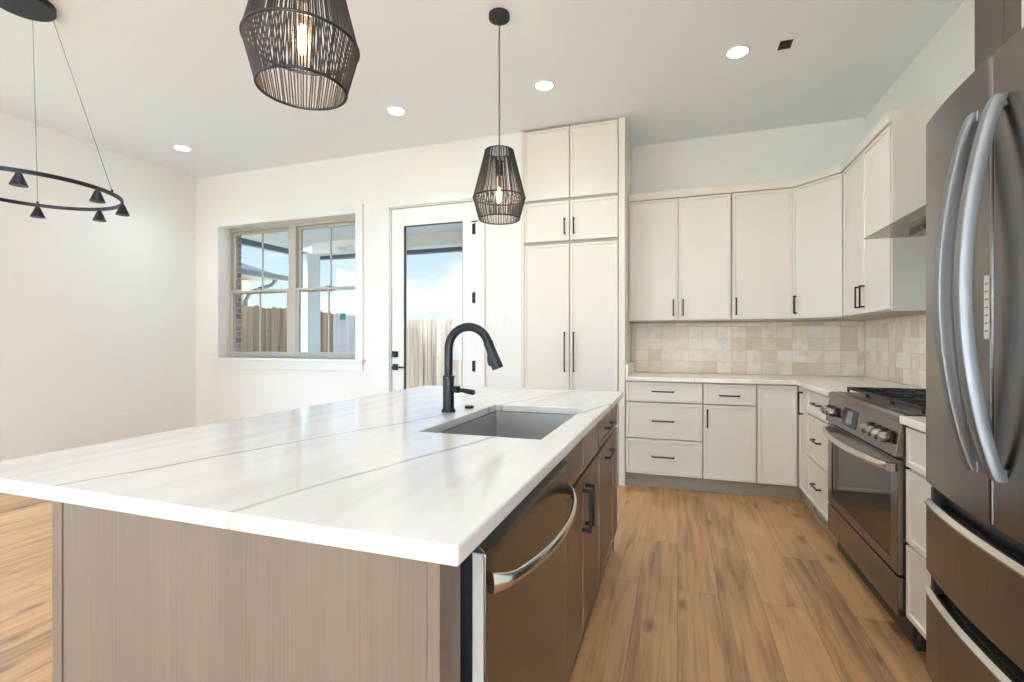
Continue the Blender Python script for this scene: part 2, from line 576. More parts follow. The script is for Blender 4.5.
class MB:
    def __init__(self):
        self.bm = bmesh.new()
    def box(self, x0, y0, z0, x1, y1, z1):
        x0, x1 = min(x0, x1), max(x0, x1); y0, y1 = min(y0, y1), max(y0, y1); z0, z1 = min(z0, z1), max(z0, z1)
        v = [self.bm.verts.new(p) for p in ((x0, y0, z0), (x1, y0, z0), (x1, y1, z0), (x0, y1, z0),
                                            (x0, y0, z1), (x1, y0, z1), (x1, y1, z1), (x0, y1, z1))]
        for f in ((0, 3, 2, 1), (4, 5, 6, 7), (0, 1, 5, 4), (1, 2, 6, 5), (2, 3, 7, 6), (3, 0, 4, 7)):
            self.bm.faces.new([v[i] for i in f])
        return v
    def prism(self, poly, z0, z1):
        """poly: CCW list of (x, y); extruded from z0 to z1"""
        a = [self.bm.verts.new((x, y, z0)) for x, y in poly]
        b = [self.bm.verts.new((x, y, z1)) for x, y in poly]
        n = len(poly)
        self.bm.faces.new(a[::-1]); self.bm.faces.new(b)
        for i in range(n):
            self.bm.faces.new((a[i], a[(i + 1) % n], b[(i + 1) % n], b[i]))
    def xprism(self, prof, x0, x1):
        """profile in (y, z) extruded along x"""
        a = [self.bm.verts.new((x0, y, z)) for y, z in prof]
        b = [self.bm.verts.new((x1, y, z)) for y, z in prof]
        n = len(prof)
        self.bm.faces.new(a[::-1]); self.bm.faces.new(b)
        for i in range(n):
            self.bm.faces.new((a[i], a[(i + 1) % n], b[(i + 1) % n], b[i]))
        bmesh.ops.recalc_face_normals(self.bm, faces=self.bm.faces[:])
    def loft(self, rings, close=True, caps=True):
        R = [[self.bm.verts.new(p) for p in r] for r in rings]
        n = len(R[0])
        for i in range(len(R) - 1):
            for j in range(n if close else n - 1):
                k = (j + 1) % n
                self.bm.faces.new((R[i][j], R[i][k], R[i + 1][k], R[i + 1][j]))
        if caps:
            self.bm.faces.new(R[0][::-1]); self.bm.faces.new(R[-1])
        return R
    def lathe(self, prof, c=(0, 0, 0), n=32, caps=True):
        """prof: (r, z) from bottom to top"""
        self.loft([[(c[0] + r * cos(2 * pi * j / n), c[1] + r * sin(2 * pi * j / n), c[2] + z) for j in range(n)] for r, z in prof], caps=caps)
    def tube(self, pts, r, n=10, caps=True, closed=False, flat=None):
        """sweep a circle (or flat=(w,h) ellipse-ish section) along pts; r may be a list"""
        P = [Vector(p) for p in pts]
        m = len(P)
        rs = r if isinstance(r, (list, tuple)) else [r] * m
        rings = []
        up = None
        for i in range(m):
            if closed:
                t = (P[(i + 1) % m] - P[i - 1]).normalized()
            else:
                t = (P[min(i + 1, m - 1)] - P[max(i - 1, 0)]).normalized()
            if up is None:
                up = Vector((0, 0, 1)) if abs(t.z) < 0.9 else Vector((1, 0, 0))
            a = up.cross(t)
            if a.length < 1e-6:
                a = Vector((0, 1, 0)).cross(t)
            a.normalize()
            b = t.cross(a).normalized()
            up = b
            rings.append([tuple(P[i] + a * rs[i] * cos(2 * pi * j / n) + b * rs[i] * sin(2 * pi * j / n)) for j in range(n)])
        if closed:
            R = [[self.bm.verts.new(p) for p in q] for q in rings]
            for i in range(m):
                i2 = (i + 1) % m
                for j in range(n):
                    k = (j + 1) % n
                    self.bm.faces.new((R[i][j], R[i][k], R[i2][k], R[i2][j]))
        else:
            self.loft(rings, caps=caps)
    def cyl(self, p0, p1, r0, r1=None, n=20):
        self.tube([p0, p1], [r0, r0 if r1 is None else r1], n)
    def sphere(self, c, r, n=16, sz=1.0):
        prof = []
        k = n // 2
        for i in range(k + 1):
            a = -pi / 2 + pi * i / k
            prof.append((max(r * cos(a), 1e-4), r * sz * sin(a)))
        self.lathe(prof, c, n)
    def panel(self, x0, z0, x1, z1, y0=-0.02, y1=0.0, lip=0.02, depth=0.008):
        """slim shaker front facing -y: outer slab with an inset field"""
        v = self.box(x0, y0, z0, x1, y1, z1)
        self.bm.normal_update()
        f = [q for q in v[0].link_faces if all(abs(w.co.y - y0) < 1e-6 for w in q.verts)][0]
        bmesh.ops.inset_individual(self.bm, faces=[f], thickness=lip, depth=0)
        self.bm.normal_update()
        bmesh.ops.inset_individual(self.bm, faces=[f], thickness=0.0015, depth=-depth)
    def build(self, name, mat, parent=None, world=False, bevel=0.0, smooth=False, seg=2):
        me = bpy.data.meshes.new(name)
        if world and parent is not None:
            self.bm.transform(rootmat(parent).inverted())
        bmesh.ops.recalc_face_normals(self.bm, faces=self.bm.faces[:])
        self.bm.to_mesh(me)
        self.bm.free()
        me.materials.append(M[mat] if isinstance(mat, str) else mat)
        if smooth:
            for p in me.polygons:
                p.use_smooth = True
        o = bpy.data.objects.new(name, me)
        COL.objects.link(o)
        if parent is not None:
            o.parent = parent
        if bevel:
            b = o.modifiers.new('bevel', 'BEVEL')
            b.width = bevel; b.segments = seg; b.limit_method = 'ANGLE'; b.angle_limit = radians(40)
        if smooth == 'auto':
            me.set_sharp_from_angle(angle=radians(38))
        return o

def tag(o, label, cat, group=None):
    o['label'] = label; o['category'] = cat
    if group: o['group'] = group
    return o

def thing(name, label, cat, loc=(0, 0, 0), rz=0.0, group=None):
    o = bpy.data.objects.new(name, None)
    o.empty_display_size = 0.1
    o.location = loc; o.rotation_euler = (0, 0, rz)
    COL.objects.link(o)
    return tag(o, label, cat, group)

def struct(o):
    o['kind'] = 'structure'
    return o

def sempty(name, loc=(0, 0, 0)):
    o = bpy.data.objects.new(name, None)
    o.location = loc
    COL.objects.link(o)
    return struct(o)

# ================================================================== ROOM
CZ = 3.10
XL, XR = -5.29, 1.50
YW, YK, YB = 4.20, 4.86, -7.5          # window wall, kitchen wall, wall behind the camera

b = MB(); b.box(XL - .2, YB - .2, -0.1, XR + .2, YK + .2, 0); struct(b.build('floor', 'floor'))

# ceiling with the cut-out for a missing fitting
HX0, HX1, HY0, HY1 = 0.612, 0.688, 3.455, 3.565
b = MB()
b.box(XL - .2, YB - .2, CZ, HX0, YK + .2, CZ + .2)
b.box(HX1, YB - .2, CZ, XR + .2, YK + .2, CZ + .2)
b.box(HX0, YB - .2, CZ, HX1, HY0, CZ + .2)
b.box(HX0, HY1, CZ, HX1, YK + .2, CZ + .2)
struct(b.build('ceiling', 'ceiling'))

# left wall, with two unseen window openings added for daylight
def wall_with_openings(name, axis, c0, c1, a0, a1, z0, z1, ops, mat='wall'):
    """wall between c0 and c1 on the normal axis, a0..a1 along it; ops: (p0, p1, q0, q1)"""
    b = MB()
    def bx(p0, p1, q0, q1):
        if p1 - p0 < 1e-4 or q1 - q0 < 1e-4: return
        if axis == 'x': b.box(c0, p0, q0, c1, p1, q1)
        else: b.box(p0, c0, q0, p1, c1, q1)
    cur = a0
    for p0, p1, q0, q1 in sorted(ops):
        bx(cur, p0, z0, z1)
        bx(p0, p1, z0, q0); bx(p0, p1, q1, z1)
        cur = p1
    bx(cur, a1, z0, z1)
    return struct(b.build(name, mat))

LW = (-6.8, -2.5, 0.05, 2.6)
LW2 = (0.1, 2.1, 0.35, 2.5)  # out of view, added to light the left floor and ceiling
wall_with_openings('wall_left', 'x', XL - .2, XL, YB - .2, YW + .3, 0, CZ, [LW, LW2])
FW = [(-1.5, -0.3, 0.05, 2.5)]
wall_with_openings('wall_front', 'y', YB - .2, YB, XL, XR + .2, 0, CZ, FW)
b = MB(); b.box(XR, YB, 0, XR + .2, YK + .2, CZ); struct(b.build('wall_right', 'wall'))

WIN = (-4.94, -3.095, 1.03, 2.51)
DOOR = (-2.70, -1.775, 0.0, 2.535)
XP = -1.335                                            # where the recess for the tall cabinets begins
wall_with_openings('wall_back', 'y', YW, YW + .2, XL, XP, 0, CZ, [WIN, DOOR])
wall_with_openings('wall_outside', 'y', YW + .2, YW + .3, XL - .2, XP, -0.2, CZ, [WIN, DOOR], 'brick')
b = MB()
b.box(XP - .1, YW + .31, 0, XP - .002, YK, CZ)
b.box(XP - .1, YK, 0, XR + .2, YK + .2, CZ)
struct(b.build('wall_kitchen', 'wall'))

# baseboards
b = MB(); b.box(XL, YB, 0, XL + .015, LW[0], .13); b.box(XL, LW[1], 0, XL + .015, YW, .13)
struct(b.build('baseboard_left', 'trim', bevel=.004))
b = MB(); b.box(XL + .015, YW - .015, 0, DOOR[0] - .115, YW, .13); b.box(DOOR[1] + .095, YW - .015, 0, XP, YW, .13)
struct(b.build('baseboard_back', 'trim', bevel=.004))

# ------------------------------------------------------------------ the double window
w = sempty('window_1', ((WIN[0] + WIN[1]) / 2, YW, WIN[2]))
b = MB()                                               # casing round the opening
cw, ct = .088, .016
b.box(WIN[0] - cw, YW - ct, WIN[2], WIN[0], YW, WIN[3] + cw)
b.box(WIN[1], YW - ct, WIN[2], WIN[1] + cw, YW, WIN[3] + cw)
b.box(WIN[0], YW - ct, WIN[3], WIN[1], YW, WIN[3] + cw)
b.build('casing', 'trim', w, True, bevel=.003)
b = MB(); b.box(WIN[0] - cw - .025, YW - .055, WIN[2] - .028, WIN[1] + cw + .025, YW + .12, WIN[2])
b.build('window_sill', 'trim', w, True, bevel=.004)
b = MB(); b.box(WIN[0] - cw, YW - .018, WIN[2] - .12, WIN[1] + cw, YW, WIN[2] - .028)
b.build('apron', 'trim', w, True, bevel=.003)
y0, y1 = YW + .12, YW + .2
b = MB()                                               # vinyl main frame and mullion
fx0, fx1, fz0, fz1 = WIN[0], WIN[1], WIN[2], WIN[3]
MX = (fx0 + fx1) / 2
b.box(fx0, y0, fz0, fx0 + .03, y1, fz1); b.box(fx1 - .03, y0, fz0, fx1, y1, fz1)
b.box(fx0 + .03, y0, fz1 - .035, fx1 - .03, y1, fz1); b.box(fx0 + .03, y0, fz0, fx1 - .03, y1, fz0 + .03)
b.box(MX - .05, y0, fz0 + .03, MX + .05, y1, fz1 - .035)
b.build('window_frame', 'winframe', w, True, bevel=.003)
MRZ = 1.775
for k, (a, c) in enumerate(((fx0 + .03, MX - .05), (MX + .05, fx1 - .03))):
    for nm, yy, q0, q1 in (('upper_sash', y0 + .042, MRZ - .02, fz1 - .035), ('lower_sash', y0 + .006, fz0 + .03, MRZ + .022)):
        s = .032
        b = MB()
        b.box(a, yy, q0, a + s, yy + .032, q1); b.box(c - s, yy, q0, c, yy + .032, q1)
        b.box(a + s, yy, q0, c - s, yy + .032, q0 + .034); b.box(a + s, yy, q1 - .03, c - s, yy + .032, q1)
        b.box((a + c) / 2 - .008, yy + .008, q0 + .034, (a + c) / 2 + .008, yy + .024, q1 - .03)
        so = b.build(nm, 'winframe', w, True, bevel=.002)
        b = MB(); b.box(a + s, yy + .014, q0 + .034, c - s, yy + .018, q1 - .03)
        b.build('pane', 'glass', so, True)
    b = MB(); b.box((a + c) / 2 - .03, y0 - .006, MRZ + .022, (a + c) / 2 + .03, y0 + .03, MRZ + .034)
    b.build('sash_lock', 'winframe', w, True, bevel=.003)
t = thing('window_sticker', 'small green sticker on the lower right window pane', 'sticker', (-3.365, y0 + .018, 1.475))
b = MB(); b.box(-3.40, y0 + .0186, 1.44, -3.335, y0 + .0196, 1.51); b.build('sheet', 'green', t, True)

# ------------------------------------------------------------------ the glazed patio door
d = sempty('door_1', ((DOOR[0] + DOOR[1]) / 2, YW, 0))
b = MB()
b.box(DOOR[0] - .113, YW - .018, 0, DOOR[0], YW, DOOR[3] + .088)
b.box(DOOR[1], YW - .018, 0, DOOR[1] + .092, YW, DOOR[3] + .088)
b.box(DOOR[0], YW - .018, DOOR[3], DOOR[1], YW, DOOR[3] + .088)
b.build('casing', 'trim', d, True, bevel=.003)
b = MB()
b.box(DOOR[0], YW, 0, DOOR[0] + .012, YW + .3, DOOR[3]); b.box(DOOR[1] - .012, YW, 0, DOOR[1], YW + .3, DOOR[3])
b.box(DOOR[0] + .012, YW, DOOR[3] - .012, DOOR[1] - .012, YW + .3, DOOR[3])
b.box(DOOR[0] + .012, YW, 0, DOOR[1] - .012, YW + .3, .018)
b.build('door_frame', 'trim', d, True)
DX0, DX1, DZ0, DZ1 = DOOR[0] + .017, DOOR[1] - .015, .022, DOOR[3] - .018
GX0, GX1, GZ0, GZ1 = -2.551, -1.918, .26, 2.345
ys = YW + .012
b = MB()
b.box(DX0, ys, DZ0, GX0, ys + .045, DZ1); b.box(GX1, ys, DZ0, DX1, ys + .045, DZ1)
b.box(GX0, ys, GZ1, GX1, ys + .045, DZ1); b.box(GX0, ys, DZ0, GX1, ys + .045, GZ0)
b.build('door_leaf', 'trim', d, True, bevel=.002)
b = MB()
b.box(GX0, ys + .004, GZ0, GX0 + .006, ys + .04, GZ1); b.box(GX1 - .006, ys + .004, GZ0, GX1, ys + .04, GZ1)
b.box(GX0 + .006, ys + .004, GZ1 - .006, GX1 - .006, ys + .04, GZ1); b.box(GX0 + .006, ys + .004, GZ0, GX1 - .006, ys + .04, GZ0 + .006)
b.build('glazing_bead', 'slot', d, True)
b = MB(); b.box(GX0 + .012, ys + .02, GZ0 + .012, GX1 - .012, ys + .026, GZ1 - .012); b.build('pane', 'glass', d, True)
for hz in (2.262, 1.62, .98, .33):
    b = MB(); b.cyl((DX1 + .006, YW - .007, hz - .055), (DX1 + .006, YW - .007, hz + .055), .005, n=12)
    b.box(DX1 - .03, ys - .002, hz - .05, DX1 + .004, ys + .002, hz + .05)
    if hz > 2:
        b.cyl((DX1 - .025, YW - .02, hz + .062), (DX1 + .04, YW - .02, hz + .062), .006, n=10)
    b.build('hinge', 'black', d, True)
b = MB(); b.box(-2.672, ys - .02, 1.055, -2.612, ys, 1.115); b.cyl((-2.642, ys - .034, 1.085), (-2.642, ys - .02, 1.085), .02)
b.build('deadbolt', 'black', d, True, bevel=.004)
b = MB(); b.box(-2.672, ys - .014, .928, -2.612, ys, .988)
b.cyl((-2.642, ys - .06, .958), (-2.642, ys - .014, .958), .011)
b.box(-2.655, ys - .066, .95, -2.515, ys - .052, .966)
b.build('lever_handle', 'black', d, True, bevel=.003)

# ------------------------------------------------------------------ unseen windows, added to bring in daylight
def unseen_window(name, axis, c, p0, p1, q0, q1, n):
    w = sempty(name, ((p0 + p1) / 2, c, q0) if axis == 'y' else (c, (p0 + p1) / 2, q0))
    b, g = MB(), MB()
    def bx(B, a0, a1, z0, z1, t):
        if axis == 'y': B.box(a0, c - t, z0, a1, c + t, z1)
        else: B.box(c - t, a0, z0, c + t, a1, z1)
    bx(b, p0, p0 + .06, q0, q1, .04); bx(b, p1 - .06, p1, q0, q1, .04)
    bx(b, p0 + .06, p1 - .06, q1 - .06, q1, .04); bx(b, p0 + .06, p1 - .06, q0, q0 + .06, .04)
    for i in range(1, n):
        x = p0 + (p1 - p0) * i / n
        bx(b, x - .035, x + .035, q0 + .06, q1 - .06, .035)
    bx(g, p0 + .05, p1 - .05, q0 + .05, q1 - .05, .004)
    b.build('window_frame', 'trim', w, True, bevel=.003); g.build('pane', 'glass', w, True)
unseen_window('unseen_window_2', 'y', YB - .1, *FW[0], 2)
unseen_window('unseen_window_3', 'x', XL - .1, *LW, 3)
unseen_window('unseen_window_4', 'x', XL - .1, *LW2, 2)

# ================================================================== CABINETS
def pull(parent, x, y, z, L, vertical, mat='bronze', out=.032, t=.011):
    """square bar pull standing out in -y from (x, y, z)"""
    b = MB()
    h = t / 2
    if vertical:
        b.box(x - h, y - out, z - L / 2, x + h, y - out + t * .8, z + L / 2)
        for s in (-1, 1):
            zz = z + s * (L / 2 - h); b.box(x - h, y - out + t * .8, zz - h, x + h, y, zz + h)
    else:
        b.box(x - L / 2, y - out, z - h, x + L / 2, y - out + t * .8, z + h)
        for s in (-1, 1):
            xx = x + s * (L / 2 - h); b.box(xx - h, y - out + t * .8, z - h, xx + h, y, z + h)
    return b.build('handle', mat, parent, bevel=.0015)

def cabinet(name, label, cat, loc, rz, w, depth, z0, z1, fronts, mat='cab', gap='cabgap', toe=None, toe_in=.055, toe_mat='toe', toe_x=None, pullmat='bronze', group=None, lip=.03):
    """cabinet whose front faces local -y; carcass from y=.02 (front) back to y=depth. fronts: (kind,x0,z0,x1,z1,handle)"""
    r = thing(name, label, cat, loc, rz, group)
    b = MB(); b.box(0, .02, z0, w, depth, z1); b.build('carcass', gap, r, bevel=.001)
    if toe:
        tx = toe_x or (0, w)
        b = MB(); b.box(tx[0], toe_in, 0, tx[1], toe_in + .016, toe); b.box(tx[0], toe_in - .014, 0, tx[1], toe_in, .02)
        b.box(tx[0], toe_in + .016, 0, tx[1], depth, toe)
        b.build('toe_kick', toe_mat, r)
    for kind, x0, a0, x1, a1, h in fronts:
        b = MB(); b.panel(x0, a0, x1, a1, 0, .02, lip)
        f = b.build(kind, mat, r, bevel=.0015)
        if h:
            pull(f, h[0], 0, h[1], h[2], h[3], pullmat)
    return r

g = .006
# --- tall pantry cabinet, flush with the window wall
PX0, PX1 = -1.33, -.418
r = thing('pantry_cabinet', 'tall cream pantry cabinet reaching the ceiling between the patio door and the counter', 'pantry cabinet', (PX0, 4.18, 0))
W = PX1 - PX0
b = MB(); b.box(.003, .022, .1, W - .054, .66, CZ - .004); b.build('carcass', 'cabgap', r)
b = MB(); b.box(W - .052, .004, 0, W, .675, CZ - .004); b.build('side_panel', 'cab', r, bevel=.002)
b = MB(); b.box(0, .004, .1, .026, .03, CZ - .004); b.build('filler_strip', 'cab', r, bevel=.002)
b = MB(); b.box(0, .07, 0, W - .052, .09, .1); b.build('toe_kick', 'toe', r)
xa, xm, xb = .031, PX0 * 0 + (-.8875 - PX0), W - .059
for (q0, q1, hz, hl) in ((.115, 2.062, 1.122, .345), (2.092, 2.437, 2.213, .14), (2.464, CZ - .022, None, 0)):
    for s, (a, c) in enumerate(((xa, xm - .004), (xm + .004, xb))):
        b = MB(); b.panel(a, q0, c, q1, 0, .02, .03, .006)
        f = b.build('door', 'cab', r, bevel=.0015)
        if hz:
            pull(f, (c - .038) if s == 0 else (a + .034), 0, hz, hl, True)

# --- base run along the kitchen wall
FY = 4.18                                               # face of the fronts
BX = [-.414, .190, .578]
def z_drawers(x0, x1, L=.155, handle=True):
    xm = (x0 + x1) / 2
    return [('drawer', x0, .717, x1, .872, (xm, .802, L, False) if handle else None),
            ('drawer', x0, .416, x1, .704, (xm, .562, L, False) if handle else None),
            ('drawer', x0, .118, x1, .403, (xm, .268, L, False) if handle else None)]
cabinet('drawer_cabinet', 'cream three-drawer base cabinet beside the pantry', 'base cabinet', (BX[0], FY, 0), 0,
        BX[1] - BX[0], .66, .115, .885, z_drawers(.003, BX[1] - BX[0] - .006, .175), toe=.115, toe_in=.075)
wd = BX[2] - BX[1]
cabinet('base_cabinet', 'cream base cabinet with one drawer over a single door, left of the corner unit', 'base cabinet', (BX[1], FY, 0), 0,
        wd, .66, .115, .885, [('drawer', .006, .717, wd - .006, .872, (wd / 2, .786, .15, False)),
                              ('door', .006, .118, wd - .006, .704, (.034, .6, .145, True))], toe=.115, toe_in=.075)
# --- corner unit with a two-leaf folding door
r = thing('corner_cabinet', 'cream corner base cabinet with folding door and tall narrow pull', 'base cabinet', (.578, 4.18, 0))
b = MB(); b.prism([(.578, 4.2), (.882, 4.2), (.882, 3.925), (1.495, 3.925), (1.495, 4.855), (.578, 4.855)], .115, .885)
b.build('carcass', 'cabgap', r, True)
b = MB(); b.prism([(.578, 4.255), (.90, 4.255), (.90, 3.925), (1.495, 3.925), (1.495, 4.855), (.578, 4.855)], 0, .115)
b.build('toe_kick', 'toe', r, True)
b = MB(); b.panel(.585, .118, .852, .872, 4.18, 4.2, .03)
b.build('door', 'cab', r, True, bevel=.0015)
b = MB(); b.panel(0.036, .118, .266, .872, 0, .02, .026)
b.bm.transform(Matrix.Translation((.862, 4.2, 0)) @ Matrix.Rotation(-pi / 2, 4, 'Z'))
f = b.build('door', 'cab', r, True, bevel=.0015)
b = MB()
b.box(.83, 4.035, .68, .839, 4.046, .845); b.box(.839, 4.035, .68, .862, 4.046, .691); b.box(.839, 4.035, .834, .862, 4.046, .845)
b.build('handle', 'bronze', f, True, bevel=.0015)

# --- right run (fronts face -x)
RX = .862
def right(name, label, ynear, yfar, fronts, **k):
    return cabinet(name, label, 'base cabinet', (RX, yfar, 0), -pi / 2, yfar - ynear, .632, .115, .885, fronts, **k)
right('drawer_cabinet', 'cream three-drawer base cabinet between the corner unit and the range', 3.345, 3.925, z_drawers(.006, .574, .15),
      toe=.115, toe_in=.05)
right('drawer_cabinet', 'narrow cream base cabinet without pulls between the range and the refrigerator', 2.125, 2.356,
      z_drawers(.004, .227, handle=False), toe=.115, toe_in=.04, toe_mat='toedark', toe_x=(0, .03))

# --- wall cabinets
UZ0, UZ1 = 1.386, 2.462
r = cabinet('wall_cabinet', 'cream two-door wall cabinet beside the pantry', 'wall cabinet', (-.414, 4.49, 0), 0, .842, .365, UZ0, UZ1,
            [('door', .002, UZ0 + .012, .416, UZ1 - .006, (.378, 1.505, .145, True)),
             ('door', .421, UZ0 + .012, .836, UZ1 - .006, (.459, 1.505, .145, True))])
r = cabinet('wall_cabinet', 'cream single-door wall cabinet next to the angled corner cabinet', 'wall cabinet', (.428, 4.49, 0), 0, .463, .365, UZ0, UZ1,
            [('door', .009, UZ0 + .012, .455, UZ1 - .006, (.036, 1.505, .145, True))])
A = Vector((.891, 4.51)); B2 = Vector((1.172, 4.20))
r = thing('corner_wall_cabinet', 'cream wall cabinet set diagonally across the corner', 'wall cabinet', (1.2, 4.5, UZ0))
b = MB(); b.prism([tuple(A), tuple(B2), (1.495, 4.20), (1.495, 4.855), (.891, 4.855)], UZ0, UZ1); b.build('carcass', 'cabgap', r, True)
dv = (B2 - A); Ld = dv.length; ang = math.atan2(dv.y, dv.x)
b = MB(); b.panel(.010, UZ0 + .012, Ld - .012, UZ1 - .006, -.02, 0, .03)
T = Matrix.Translation((A.x, A.y, 0)) @ Matrix.Rotation(ang, 4, 'Z')
b.bm.transform(T); f = b.build('door', 'cab', r, True, bevel=.0015)
b = MB(); b.box(.038, -.052, 1.435, .049, -.043, 1.58); b.box(.038, -.043, 1.435, .049, -.02, 1.446); b.box(.038, -.043, 1.569, .049, -.02, 1.58)
b.bm.transform(T); b.build('handle', 'bronze', f, True, bevel=.0015)
RU0, RU1 = 3.335, 4.19
wr = RU1 - RU0
r = cabinet('wall_cabinet', 'cream two-door wall cabinet beside the range hood', 'wall cabinet', (1.15, RU1, 0), -pi / 2, wr, .345, UZ0, UZ1,
            [('door', .012, UZ0 + .012, .404, UZ1 - .006, (.366, 1.505, .145, True)),
             ('door', .409, UZ0 + .012, wr - .012, UZ1 - .006, (.447, 1.505, .145, True))])
b = MB(); b.box(wr, .004, UZ0, wr + .012, .345, UZ1); b.build('side_panel', 'cab', r, bevel=.002)
# crown board that runs over all of them
b = MB()
b.prism([(-.415, 4.478), (.886, 4.478), (1.138, 4.194), (1.138, 3.322), (1.495, 3.322), (1.495, 4.855), (-.415, 4.855)], UZ1, UZ1 + .064)
tag(b.build('crown_moulding', 'cab', bevel=.003), 'cream crown board running along the tops of the wall cabinets', 'moulding')

# ------------------------------------------------------------------ perimeter countertops
b = MB()
b.prism([(-.412, 4.165), (.842, 4.165), (.842, 3.345), (1.494, 3.345), (1.494, 4.856), (-.412, 4.856)], .885, .916)
o = b.build('countertop', 'quartz', bevel=.003)
tag(o, 'white quartz countertop turning the corner under the backsplash', 'countertop')
b = MB(); b.box(-.412, 4.175, .9165, -.392, 4.838, 1.02); b.build('side_splash', 'quartz', o, bevel=.002)
b = MB(); b.box(.842, 2.125, .885, 1.494, 2.356, .916)
o = b.build('countertop', 'quartz', bevel=.003)
tag(o, 'short white quartz countertop piece between range and refrigerator', 'countertop')

# ------------------------------------------------------------------ backsplash
def tiles(name, label, org, ux, n_u, width, z0, z1, nrm):
    """square glazed tiles; ux is the direction along the wall, nrm points into the room"""
    s, sw = .108, .122
    ux, nrm = Vector(ux), Vector(nrm); uz = Vector((0, 0, 1))
    t = thing(name, label, 'backsplash', (org[0], org[1], z0))
    b = MB()
    o = Vector(org)
    def P(u, z, n): return o + ux * u + uz * (z - z0) + nrm * n
    def quadbox(u0, u1, q0, q1, n0, nf):
        base = [b.bm.verts.new(P(u, z, n0)) for u, z in ((u0, q0), (u1, q0), (u1, q1), (u0, q1))]
        front = [b.bm.verts.new(P(u, z, n)) for (u, z), n in zip(((u0 + .0008, q0 + .0008), (u1 - .0008, q0 + .0008), (u1 - .0008, q1 - .0008), (u0 + .0008, q1 - .0008)), nf)]
        b.bm.faces.new(front)
        for i in range(4):
            j = (i + 1) % 4
            b.bm.faces.new((base[i], base[j], front[j], front[i]))
    rows = math.ceil((z1 - z0) / s)
    for i in range(rows):
        q0 = z0 + i * s; q1 = min(q0 + s, z1)
        if q1 - q0 < .01: continue
        u = 0
        while u < width - .012:
            u1 = min(u + sw, width)
            tx, tz, h = random.gauss(0, .00055), random.gauss(0, .00055), .0075 + random.uniform(-.0005, .0007)
            quadbox(u + .0009, u1 - .0009, q0 + .0009, q1 - .0009, .004, [h - tx - tz, h + tx - tz, h + tx + tz, h - tx + tz])
            u += sw
    b.build('tile_field', 'tile', t, True)
    b = MB()
    vs_ = [P(0, z0, .0005), P(width, z0, .0005), P(width, z1, .0005), P(0, z1, .0005)]
    fr = [p + nrm * .0055 for p in vs_]
    b.loft([[tuple(p) for p in vs_], [tuple(p) for p in fr]])
    b.build('grout', 'grout', t, True)
    return t
tiles('tile_backsplash', 'glossy beige handmade-look tile backsplash under the back wall cabinets', (-.39, 4.86, .917), (1, 0, 0), 18, 1.88, .917, 1.385, (0, -1, 0))
tiles('tile_backsplash', 'glossy beige tile backsplash on the right wall beside the range', (1.5, 4.848, .917), (0, -1, 0), 26, 1.51, .917, 1.385, (-1, 0, 0))

# ================================================================== ISLAND
IXF, IXB = -.33, -1.277                                  # cabinet face, back panel
IY0, IY1 = .68, 2.905
ILX0, ILX1, ILY0, ILY1 = -1.60, -.302, .648, 2.935      # slab
SX0, SX1, SY0, SY1 = -.812, -.395, 1.434, 2.162         # sink opening
IZ = .885
bm_ = MB()
pts_o = [(ILX0, ILY0), (ILX1, ILY0), (ILX1, ILY1), (ILX0, ILY1)]
def rounded(x0, y0, x1, y1, r, n=4):
    o = []
    for cx, cy, a0 in ((x1 - r, y0 + r, -pi / 2), (x1 - r, y1 - r, 0), (x0 + r, y1 - r, pi / 2), (x0 + r, y0 + r, pi)):
        for i in range(n + 1):
            a = a0 + pi / 2 * i / n
            o.append((cx + r * cos(a), cy + r * sin(a)))
    return o
# slab with the rectangular sink cut-out: four rectangles sharing vertices
X = [ILX0, SX0, SX1, ILX1]; Y = [ILY0, SY0, SY1, ILY1]
G = {}
for k, z in enumerate((IZ, .916)):
    for i in range(4):
        for j in range(4):
            G[i, j, k] = bm_.bm.verts.new((X[i], Y[j], z))
for i in range(3):
    for j in range(3):
        if i == 1 and j == 1: continue
        bm_.bm.faces.new((G[i, j, 1], G[i + 1, j, 1], G[i + 1, j + 1, 1], G[i, j + 1, 1]))
        bm_.bm.faces.new((G[i, j, 0], G[i, j + 1, 0], G[i + 1, j + 1, 0], G[i + 1, j, 0]))
for i in range(3):
    for j in (0, 3): bm_.bm.faces.new((G[i, j, 0], G[i + 1, j, 0], G[i + 1, j, 1], G[i, j, 1]))
    for q in (0, 3): bm_.bm.faces.new((G[q, i, 0], G[q, i + 1, 0], G[q, i + 1, 1], G[q, i, 1]))
for (i, j, i2, j2) in ((1, 1, 2, 1), (2, 1, 2, 2), (2, 2, 1, 2), (1, 2, 1, 1)):
    bm_.bm.faces.new((G[i, j, 0], G[i2, j2, 0], G[i2, j2, 1], G[i, j, 1]))
o = bm_.build('island_countertop', 'quartz_island', bevel=.004)
tag(o, 'large white quartz island worktop with long grey veins and a sink cut-out', 'countertop')

r = thing('island_panelling', 'taupe oak end and back panelling under the island worktop', 'island', (-.8, IY0, 0))
b = MB(); b.box(-1.243, IY0 + .002, 0, -.372, IY0 + .076, IZ); b.build('end_panel', 'islandwood', r, True, bevel=.001)
b = MB(); b.box(-1.277, IY0, 0, -1.246, IY1, IZ); b.build('back_panel', 'islandwood', r, True, bevel=.0015)
b = MB(); b.box(-.37, IY0, 0, -.348, IY0 + .076, IZ); b.build('corner_stile', 'islandwood', r, True, bevel=.001)
b = MB(); b.box(-1.246, 2.885, 0, -.352, IY1, IZ); b.build('far_end_panel', 'islandwood', r, True, bevel=.001)

